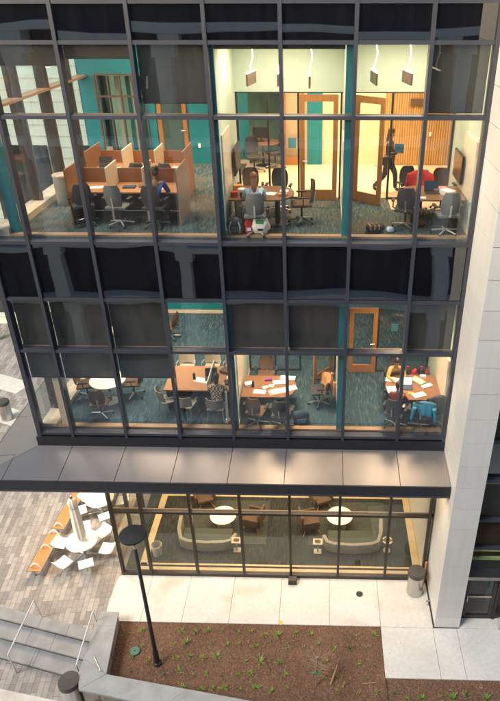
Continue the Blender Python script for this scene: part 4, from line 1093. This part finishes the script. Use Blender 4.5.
# ------------------------------------------------------------------ ground floor lounge
def sofa(label, x, y, rz=0, m=1):
    t = thing('lounge_sofa', label, 'sofa', (x, y, F1), rz, 'curved lounge sofas')
    # path of the U shaped back seen from above
    pts = [(-1.02, .95), (-.98, .35), (-.86, .05), (-.6, -.08), (0, -.14), (.6, -.10), (.86, 0), (1.0, .3)] if m > 0 else [(-1.0, .3), (-.86, 0), (-.6, -.10), (0, -.14), (.6, -.08), (.86, .05), (.98, .35), (1.02, .95)]
    tall = [.58 if (m > 0 and i < 2) or (m < 0 and i > 5) else .44 for i in range(8)]
    def wall(inset, w, z0, hs):
        vs = []; n = len(pts)
        for i, (px_, py_) in enumerate(pts):
            a = Vector(pts[max(i - 1, 0)]); b = Vector(pts[min(i + 1, n - 1)]); d_ = (b - a).normalized(); nn = Vector((-d_.y, d_.x))
            p = Vector((px_, py_)) + nn * inset
            for q in (p, p + nn * w):
                vs += [(q.x, q.y, z0), (q.x, q.y, hs[i])]
        fs = []
        for i in range(n - 1):
            a, b = 4 * i, 4 * i + 4
            fs += [(a, b, b + 1, a + 1), (a + 1, b + 1, b + 3, a + 3), (a + 3, b + 3, b + 2, a + 2), (a + 2, b + 2, b, a)]
        fs += [(0, 1, 3, 2), (4 * n - 4, 4 * n - 2, 4 * n - 1, 4 * n - 3)]
        return MB().add(vs, fs)
    wall(0, .12, .06, tall).build('back_wall', 'sofa', t, bevel=.02, smooth=True)
    MB().box(-.8, .82, .03, .62, .10, .36).build('seat', 'sofa_in', t, bevel=.05, smooth=True)
    for a in (-.7, .7):
        for b in (.08, .5): MB().tube((a, b, 0), (a, b, .1), .025).build('leg', 'black', t)
    return t
sofa('sage green curved sofa behind the left lounge windows', 3.0, 1.0)
sofa('sage green curved sofa behind the right lounge windows', 7.75, 1.0, 0, -1)
def armchair(label, x, y, rz):
    t = thing('lounge_armchair', label, 'armchair', (x, y, F1), rz, 'brown lounge armchairs')
    MB().box(-.28, .28, -.26, .3, .28, .42).build('seat', 'brownf', t, bevel=.05, smooth=True)
    MB().box(-.31, .31, -.36, -.27, .26, .80).build('backrest', 'brownf', t, bevel=.04, smooth=True)
    for s in (-1, 1):
        MB().box(min(s * .29, s * .36), max(s * .29, s * .36), -.3, .24, .26, .58).build('armrest', 'brownf', t, bevel=.03, smooth=True)
    for a in (-1, 1):
        for b in (-1, 1): MB().tube((a * .1, b * .1, .27), (a * .3, b * .3, .0), .014).build('leg', 'bench', t)
armchair('brown armchair at the top left behind the lounge glass', 2.62, 3.1, R(200))
armchair('brown armchair between the two round lounge tables, left one', 4.42, 2.1, R(75))
armchair('brown armchair right at the left side of the right lounge table', 6.35, 2.02, R(-75))
armchair('brown armchair behind the right lounge table', 6.72, 3.15, R(205))
def cside(label, x, y, kind):
    t = thing('side_table', label, 'side table', (x, y, F1), 0, 'small lounge side tables')
    if kind == 'sq':
        MB().box(-.15, .15, -.13, .13, .44, .46).build('table_top', 'creamf', t)
        MB().box(-.09, .09, -.07, .07, .461, .468).build('tray', 'brownf', t)
        MB().box(-.02, .02, -.02, .02, .02, .44).build('column', 'creamf', t); MB().box(-.12, .12, -.1, .1, 0, .02).build('foot', 'creamf', t)
    else:
        MB().lathe([(.12, .0), (.12, .02)]).build('foot', 'creamf', t); MB().tube((0, 0, .02), (0, 0, .44), .02).build('column', 'creamf', t)
        m = MB(); n = 28
        for a0, a1 in ((.25, 2.9), (3.4, 6.03)):
            vs = []; k = 14
            for i in range(k + 1):
                a = a0 + (a1 - a0) * i / k
                for r in (.12, .165):
                    for z in (.44, .47): vs.append((r * math.cos(a), r * math.sin(a), z))
            fs = []
            for i in range(k):
                q = 4 * i; fs += [(q, q + 4, q + 5, q + 1), (q + 1, q + 5, q + 7, q + 3), (q + 3, q + 7, q + 6, q + 2), (q + 2, q + 6, q + 4, q)]
            fs += [(0, 1, 3, 2), (4 * k, 4 * k + 2, 4 * k + 3, 4 * k + 1)]; m.add(vs, fs)
        m.build('ring_top', 'creamf', t); MB().lathe([(.118, .44), (.118, .452)]).build('tray', 'browntrim', t)
cside('small square side table right of the left sofa', 4.0, 1.0, 'sq')
cside('small square side table left of the right sofa', 6.62, 1.0, 'sq')
cside('round ring topped side table right of the right sofa', 8.86, 1.1, 'ring')
t = thing('waste_basket', 'pale waste basket inside the left corner of the lounge', 'bin', (1.45, .78, F1))
MB().tube((0, 0, 0), (0, 0, .42), .13, .165, 20, caps=False).tube((0, 0, .01), (0, 0, .41), .12, .15, 20, caps=False).lathe([(.13, 0), (.13, .01)]).build('body', 'paleplastic', t)
MB().path([(.165 * math.cos(a * .2618), .165 * math.sin(a * .2618), .42) for a in range(25)], .012).build('rim', 'creamf', t)

# ------------------------------------------------------------------ outside things
# lamp post
L = thing('street_lamp', 'tall black street lamp with a flat disc head in the planting bed', 'street lamp', (2.30, -2.99, -.02))
MB().lathe([(.11, 0), (.11, .06), (.075, .09), (.075, .5), (.06, .55)], n=18).build('base', 'black', L, smooth=True)
MB().tube((0, 0, .5), (0, 0, 4.78), .055, .042, 14).build('pole', 'black', L, smooth=True)
MB().tube((0, 0, 4.40), (0, 0, 4.52), .045, .07, 14).tube((0, 0, 4.52), (0, 0, 4.66), .07, .06, 14).build('neck', 'creamf', L, smooth=True)
MB().lathe([(.10, 4.77), (.30, 4.80), (.325, 4.83), (.31, 4.86), (.20, 4.89), (.03, 4.905)], n=36).build('lamp_head', 'black', L, smooth=True)
# litter bins
def bin_(label, x, y, z, h=.92, r=.25):
    t = thing('litter_bin', label, 'litter bin', (x, y, z), 0, 'steel litter bins with dark lids')
    MB().lathe([(r * .96, .02), (r * .96, h - .16)], n=32).build('body', 'steel', t, smooth=True)
    MB().lathe([(r * .9, 0), (r * .9, .05)], n=32).build('foot', 'black', t)
    MB().lathe([(r, h - .16), (r * 1.03, h - .15), (r * 1.03, h - .04), (r * .98, h - .01), (r * .4, h + .01)], n=32).build('lid', 'dark2', t, smooth=True)
M['dark2'] = plain('dark_grey_lid', (.06, .055, .052), .55)
bin_('steel litter bin with dark lid beside the white column and lounge window', 9.57, -.47, .004)
bin_('steel litter bin with dark lid at the foot of the stone steps', .25, -3.83, -.45, .92, .27)
bin_('dark topped litter bin in the yard at the far left', -6.7, 8.15, 0)
# hose bib box / drain / floor box
t = thing('manhole_cover', 'round dark drain cover in the concrete walk', 'drain cover', (7.9, -.60, .004))
MB().lathe([(.105, 0), (.105, .008)], n=28).build('rim', 'dark2', t)
mm_ = MB(); 
for k in range(-2, 3): mm_.box(-.08, .08, k * .033 - .008, k * .033 + .008, .009, .013)
mm_.build('grate', 'dark', t)
t = thing('ground_box', 'small black box on the walk against the lounge glass', 'box', (5.86, -.2, .004))
MB().box(-.13, .13, -.12, .1, 0, .17).build('case', 'black', t, bevel=.012); MB().box(-.11, .11, -.10, .08, .171, .178).build('lid', 'dark2', t)
t = thing('wall_spigot', 'grey pipe spigot low on the side of the white column', 'spigot', (9.962, -.95, .2))
MB().tube((0, 0, 0), (-.10, 0, 0), .02).tube((-.10, 0, 0), (-.10, 0, -.05), .022).build('pipe', 'silver', t)
MB().tube((-.05, 0, -.2), (-.05, 0, .0), .015).build('riser', 'silver', t)
tag(MB().tube((9.90, -.12, .01), (9.90, -.12, .9), .035).build('corner_pole', 'bench'), 'narrow wooden coloured pole behind the litter bin by the column', 'pole')
tag(MB().box(-.03, .03, -.07, .07, 0, .012).build('yellow_marker', 'yellowpaint', loc=(5.585, -1.66, .005)), 'small yellow marker at the edge of the concrete walk', 'marker')
t = thing('irrigation_lid', 'round green valve lid in the mulch left of the lamp post', 'valve lid', (1.60, -2.66, -.01))
MB().lathe([(.135, 0), (.135, .035), (.125, .04)], n=26).build('lid', plain('green_lid', (.07, .18, .15), .6), t); MB().box(-.03, .03, -.01, .01, .041, .046).build('finger_slot', 'black', t)

# benches
BG = 'wooden slat benches in the patio'
def bench(label, a, b, arms, w=.42):
    a, b = Vector((*a, 0)), Vector((*b, 0)); L_ = (b - a).length; rz = math.atan2((b - a).y, (b - a).x)
    t = thing('slat_bench', label, 'bench', ((a + b) / 2)[:], rz, BG)
    m = MB(); n = 7
    for k in range(n):
        y = -w / 2 + k * w / n; m.box(-L_ / 2, L_ / 2, y + .004, y + w / n - .006, .42, .45)
    m.build('seat', 'bench', t)
    for s in (-1, 1): MB().box(-L_ / 2, L_ / 2, s * (w / 2 + .012) - .010, s * (w / 2 + .012) + .010, .39, .45).build('side_rail', 'silver', t)
    for x in (-L_ / 2 + .2, 0, L_ / 2 - .2):
        MB().box(x - .02, x + .02, -w / 2 + .04, w / 2 - .04, .38, .415).box(x - .02, x + .02, -w / 2 + .06, -w / 2 + .1, 0, .38).box(x - .02, x + .02, w / 2 - .1, w / 2 - .06, 0, .38).build('leg', 'silver', t)
    for f in arms:
        x = -L_ / 2 + f * L_; pts = [(x, -.15 + .30 * k / 10, .45 + .15 * math.sin(math.pi * k / 10)) for k in range(11)]
        m = MB()
        for p, q in zip(pts, pts[1:]): m.tube(p, q, .022, .022, 8)
        m.build('armrest', 'white', t, smooth=True)
bench('near wooden slat bench with arched white armrests', (-2.07, -.34), (-2.00, 1.25), (.10, .58, .97))
bench('far wooden slat bench reaching under the canopy edge', (-1.98, 1.42), (-1.80, 4.3), (.04, .40, .8))
# round picnic tables with fixed seats
def cafe(label, x, y, angs, r=.50, post=True, seatr=.80):
    t = thing('patio_table', label, 'picnic table', (x, y, 0), 0, 'round white patio tables with fixed seats')
    MB().lathe([(r - .02, .71), (r, .72), (r, .745), (r - .01, .75)], n=44).build('table_top', 'white', t, smooth=False)
    MB().tube((0, 0, 0), (0, 0, .71), .05).lathe([(.22, 0), (.22, .02), (.06, .05)]).build('pedestal', 'silver', t)
    for a in angs:
        c, s = math.cos(R(a)), math.sin(R(a)); px_, py_ = seatr * c, seatr * s
        arm = MB().tube((0.03 * c, 0.03 * s, .16), (px_ * .98, py_ * .98, .16), .028).tube((px_ * .95, py_ * .95, .16), (px_ * .95, py_ * .95, .42), .03).build('seat_arm', 'silver', t, smooth=True)
        mt = Matrix.Translation((px_, py_, 0)) @ Z(R(a))
        m = MB(); vs = []; n = 8
        for i in range(n + 1):      # curved seat shell
            u = i / n; xx = -.235 + .47 * u; zz_ = .44 + (.12 * max(0, (u - .72) / .28) ** 1.4) - .02 * math.sin(u * 3.1)
            for yy in (-.225, .225):
                vs += [(xx, yy, zz_), (xx, yy, zz_ + .022)]
        fs = []
        for i in range(n):
            q = 4 * i; fs += [(q, q + 4, q + 5, q + 1), (q + 1, q + 5, q + 7, q + 3), (q + 3, q + 7, q + 6, q + 2), (q + 2, q + 6, q + 4, q)]
        fs += [(0, 1, 3, 2), (4 * n, 4 * n + 2, 4 * n + 3, 4 * n + 1)]
        m.add(vs, fs, mt).build('seat', 'white', t, bevel=.006, smooth=True)
    return t
cafe('round white patio table with fixed seats under the closed umbrella', -.86, .66, (168, 237, 294, 358, 58, 108), .49)
cafe('round white patio table at the glass corner beyond the first one', -.89, 2.60, (205, 300, 20, 90, 150), .48, seatr=.72)
M['canvas'] = plain('white_canvas', (.78, .76, .72), .9, var=.1, scale=5, bmp=.2)
U = thing('closed_umbrella', 'closed white patio umbrella standing in the round table', 'umbrella', (-.86, .66, .75))
um = MB(); prof = [(.03, .10), (.15, .14), (.165, .30), (.150, .85), (.125, 1.36), (.112, 1.42), (.135, 1.50), (.13, 1.66), (.05, 1.78)]; n_ = 48; vs = []
for j, (r, z) in enumerate(prof):
    for i in range(n_):
        t_ = 2 * math.pi * i / n_; rr2 = r * (1 + .09 * math.cos(8 * t_ + j * .35) * (0 if j in (0, 8) else 1)); vs.append((rr2 * math.cos(t_), rr2 * math.sin(t_), z))
um.add(vs, [(j * n_ + i, j * n_ + (i + 1) % n_, (j + 1) * n_ + (i + 1) % n_, (j + 1) * n_ + i) for j in range(len(prof) - 1) for i in range(n_)]).build('canopy', 'canvas', U, smooth=True)
MB().tube((0, 0, -.02), (0, 0, 1.86), .02).build('pole', 'silver', U)
MB().lathe([(.126, 1.40), (.126, 1.44)], n=16).build('tie_strap', 'paleplastic', U)

# planting
PL = [(1.78,-2.48),(1.57,-2.86),(1.65,-3.25),(1.66,-2.01),(2.58,-2.43),(2.78,-2.02),(3.18,-2.02),(2.98,-2.38),(2.77,-2.83),(3.15,-2.79),(2.94,-3.23),(2.52,-3.31),(3.33,-3.33),(3.15,-3.68),(2.06,-2.95),(3.52,-2.00),(3.93,-1.98),(4.38,-2.01),(4.73,-1.98),(5.13,-2.08),(5.53,-2.08),(6.02,-1.99),(3.68,-2.37),(4.12,-2.40),(4.42,-2.37),(4.91,-2.44),(5.32,-2.40),(5.81,-2.42),(3.55,-2.84),(3.90,-2.79),(4.25,-2.78),(4.69,-2.89),(5.09,-2.90),(5.62,-2.91),(3.70,-3.27),(4.10,-3.33),(4.54,-3.30),(4.85,-3.26),(5.25,-3.25),(5.81,-3.25),(3.61,-3.72),(3.93,-3.70),(4.21,-3.68),(4.63,-3.70),(5.06,-3.66),(5.47,-3.73),(5.86,-3.64),(6.46,-2.03),(7.73,-2.02),(8.25,-2.01),(6.28,-2.43),(6.69,-2.34),(7.15,-2.45),(7.54,-2.44),(7.98,-2.40),(6.49,-2.83),(6.88,-2.85),(7.75,-2.92),(8.13,-2.85),(7.15,-3.31),(7.51,-3.33),(7.98,-3.32),(7.19,-3.69),(7.74,-3.73),(8.18,-3.70),(8.67,-3.71),(8.97,-3.87),(9.80,-3.77),(9.35,-3.83),(10.15,-3.81),(10.53,-3.72),(11.00,-3.81),(11.32,-3.76)]
def tuft(seed, n=15, L_=.15):
    rr_ = random.Random(seed); m = MB()
    for k in range(n):
        a = rr_.uniform(0, 6.28); tl = rr_.uniform(.25, 1.0); l = L_ * rr_.uniform(.55, 1.15); w = rr_.uniform(.008, .014)
        dx, dy = math.cos(a), math.sin(a); sx_, sy_ = -dy * w, dx * w; p = []
        for j in range(4):
            u = j / 3; rad = l * tl * u; z = l * (1 - .35 * tl) * math.sin(min(1.9 * u, 1.7)) * .8; ww = 1 - u * .85
            p.append(((dx * rad - sx_ * ww, dy * rad - sy_ * ww, z), (dx * rad + sx_ * ww, dy * rad + sy_ * ww, z)))
        vs = [q for pr in p for q in pr]; m.add(vs, [(0, 1, 3, 2), (2, 3, 5, 4), (4, 5, 7, 6)])
    return m
MT = []
for k in range(7):
    o = tuft(k, 12 + 2 * (k % 3), .13 + .012 * k).build('grass_tuft', 'leaf'); MT.append(o.data); bpy.data.objects.remove(o)
M['leafy'] = mk_leaf('yellow_green_blade', (.20, .25, .04), (.34, .34, .09)); M['leafd2'] = mk_leaf('deep_green_blade', (.05, .14, .03), (.12, .22, .05))
for k in range(7):
    o = tuft(k + 20, 9 + 4 * (k % 4), .10 + .02 * (k % 4)).build('grass_tuft', ('leafy', 'leafd2', 'leaf')[k % 3]); MT.append(o.data); bpy.data.objects.remove(o)
rg = random.Random(5)
for i, (x, y) in enumerate(PL):
    o = bpy.data.objects.new('grass_tuft', MT[rg.randrange(14)]); COL.objects.link(o)
    s = rg.uniform(.65, 1.25); o.location = (x, y, -.02); o.scale = (s, s, s); o.rotation_euler = (0, 0, rg.uniform(0, 6))
    tag(o, 'small green grass clump planted in the brown mulch bed', 'grass clump', 'small green grass clumps in the mulch')
# sapling with bare branches
M['barklt'] = plain('pale_bark', (.30, .22, .15), .9)
sp = thing('sapling', 'thin bare young tree with a green tie near the bottom of the mulch bed', 'sapling', (6.62, -3.5, -.03))
MB().path([(0, 0, 0), (.01, .01, .35), (0, .02, .7), (.02, .03, 1.15)], .024, 7).build('trunk', 'barklt', sp)
br_ = MB(); rt_ = random.Random(9)
for k in range(34):
    a = rt_.uniform(0, 6.28); z0 = rt_.uniform(.45, 1.15); p = Vector((.01, .02, z0)); dvec = Vector((math.cos(a), math.sin(a), rt_.uniform(.0, .6))).normalized()
    for j in range(4):
        q = p + dvec * rt_.uniform(.08, .16); br_.tube(p, q, .0070 - .0010 * j, .0060 - .0010 * j, 5); p = q
        dvec = (dvec + Vector((rt_.uniform(-.4, .4), rt_.uniform(-.4, .4), rt_.uniform(-.1, .4)))).normalized()
br_.build('branches', 'barklt', sp)
MB().box(-.10, .10, -.035, .035, .50, .53).build('tree_tie', 'green', sp)
tag(MB().tube((7.0, -3.48, -.03), (7.18, -3.15, .32), .02).build('tree_stake', 'stake'), 'leaning pale wooden stake right of the sapling', 'stake')
tag(MB().tube((7.33, -3.55, -.03), (7.36, -3.52, .16), .018).build('peg', 'stake'), 'short wooden peg in the mulch right of the leaning stake', 'peg')
tag(MB().tube((7.85, -3.46, .0), (8.2, -3.42, .01), .012).build('stick', 'stake'), 'pale stick lying on the mulch near the walk corner', 'stick')
# tree and trunk glimpsed at the far left
tr = thing('yard_tree', 'green leaved tree with brown trunk glimpsed left of the glass corner', 'tree', (-10.6, 15.0, 0))
MB().tube((0, 0, 0), (.1, 0, 2.6), .22, .15, 12).build('trunk', 'bark', tr)
lf = MB(); r_ = random.Random(4)
for k in range(2600):
    v_ = Vector((r_.gauss(0, 1), r_.gauss(0, 1), r_.gauss(0, 1))).normalized() * r_.uniform(.5, 1) ** .5
    c_ = Vector((v_.x * 1.5, v_.y * 1.5, 3.6 + v_.z * 1.5)); a = r_.uniform(0, 6.28); s = r_.uniform(.05, .1)
    mt = Matrix.Translation(c_) @ Z(a) @ Matrix.Rotation(r_.uniform(-1.2, 1.2), 4, 'X')
    lf.add([(-s, 0, 0), (0, -s * .5, 0), (s, 0, 0), (0, s * .5, 0)], [(0, 1, 2, 3)], mt)
lf.build('crown', 'leafdk', tr)

# ------------------------------------------------------------------ lights
def area(name, loc, sx_, sy_, power, color=(1, .80, .56), rot=(0, 0, 0), spread=125):
    l = bpy.data.lights.new(name, 'AREA'); l.shape = 'RECTANGLE'; l.size = sx_; l.size_y = sy_; l.energy = power; l.color = color; l.spread = R(spread)
    o = bpy.data.objects.new(name, l); COL.objects.link(o); o.location = loc; o.rotation_euler = rot; return o
K = 1.0
WARM = (1, .72, .44); WW = (1, .79, .57)
area('study_hall_light', (1.6, 3.0, 14.9), 3.2, 4, 105 * K, WW)
area('room_light', (5.75, 1.6, 14.9), 1.8, 1.6, 62 * K, WW, spread=165)
area('room_light', (8.6, 1.6, 14.9), 1.8, 1.6, 62 * K, WW, spread=165)
area('corridor_light', (7.4, 5.4, 14.9), 5, 2.0, 225 * K, WARM)
area('study_hall_light', (1.6, 6.2, 14.9), 3.2, 1.4, 45 * K, WW)
area('open_office_light', (1.8, 2.6, 9.5), 3.0, 3.2, 95 * K, WW)
area('open_office_light', (2.0, 6.0, 9.5), 3.4, 2, 45 * K, WW)
area('room_light', (5.5, 1.4, 9.5), 1.0, 1.2, 66 * K, WARM, spread=105)
area('room_light', (8.9, 1.4, 9.5), 1.0, 1.2, 66 * K, WARM, spread=105)
area('corridor_light', (7.2, 5.6, 9.5), 5, 2.4, 60 * K, WW)
area('lounge_light', (5.2, 2.4, 4.38), 8, 2.6, 165 * K, WW)
for x in (-1.2, .7, 3.6, 6.5, 9.2):
    t = thing('canopy_downlight', 'round lamp set in the underside of the canopy', 'lamp', (x, -.70, 4.615), 0, 'lamps in the underside of the canopy')
    MB().lathe([(.07, -.012), (.07, -.001)], n=16).build('lens', 'ceilglow', t); MB().lathe([(.09, -.006), (.09, -.0005)], n=16).build('trim_ring', 'silver', t)
    area('canopy_lamp', (x, -.70, 4.58), .3, .3, 9 * K, (1, .74, .46), spread=160)
area('patio_lamp', (-1.4, 1.6, 4.55), .6, 1.2, 75 * K, (1, .74, .46), spread=160)

# ------------------------------------------------------------------ sky, sun, camera
w = bpy.data.worlds.new('World'); sc.world = w; w.use_nodes = True; nt = w.node_tree
sky = nt.nodes.new('ShaderNodeTexSky'); sky.sky_type = 'NISHITA'; sky.sun_disc = False
sky.sun_elevation = R(12); sky.sun_rotation = R(232); sky.air_density = 1.0; sky.dust_density = 2.5; sky.ozone_density = 1.0
bg = nt.nodes['Background']; bg.inputs[1].default_value = .15; nt.links.new(sky.outputs[0], bg.inputs[0])
sl = bpy.data.lights.new('sun', 'SUN'); sl.energy = 1.05; sl.angle = R(18); sl.color = (1, .955, .90)
so = bpy.data.objects.new('sun', sl); COL.objects.link(so)
az = R(232); el = R(52)
dv = Vector((math.sin(az) * math.cos(el), math.cos(az) * math.cos(el), math.sin(el)))
so.rotation_euler = dv.to_track_quat('Z', 'Y').to_euler()

cam = bpy.data.cameras.new('camera'); co_ = bpy.data.objects.new('camera', cam); COL.objects.link(co_); sc.camera = co_
f_, px_, py_, pit, yaw, roll = 630.2706675520155, 306.4673879885584, 358.2899325535974, 0.52799301010284, -0.02507403737876913, -0.0015739643693064521
cam.sensor_fit = 'HORIZONTAL'; cam.sensor_width = 36; cam.lens = f_ / 500 * 36
cam.shift_x = (250 - px_) / 500; cam.shift_y = (py_ - 350.5) / 500; cam.clip_end = 3000; cam.clip_start = .05
fw = Vector((math.sin(yaw) * math.cos(pit), math.cos(yaw) * math.cos(pit), -math.sin(pit)))
rt0 = Vector((math.cos(yaw), -math.sin(yaw), 0)); up0 = rt0.cross(fw)
rt = math.cos(roll) * rt0 + math.sin(roll) * up0; up = -math.sin(roll) * rt0 + math.cos(roll) * up0
mw = Matrix((( rt.x, up.x, -fw.x, 6.630711942169804), (rt.y, up.y, -fw.y, -13.514386375288664), (rt.z, up.z, -fw.z, 15.784695512150217), (0, 0, 0, 1)))
co_.matrix_world = mw
sc.view_settings.view_transform = 'Standard'; sc.view_settings.look = 'None'; sc.view_settings.gamma = 1
sc.view_settings.exposure = 1.35
sc.cycles.use_denoising = True
sc.cycles.max_bounces = 8; sc.cycles.transparent_max_bounces = 24; sc.cycles.glossy_bounces = 3; sc.cycles.diffuse_bounces = 4
sc.cycles.sample_clamp_indirect = 4; sc.cycles.caustics_reflective = False; sc.cycles.caustics_refractive = False
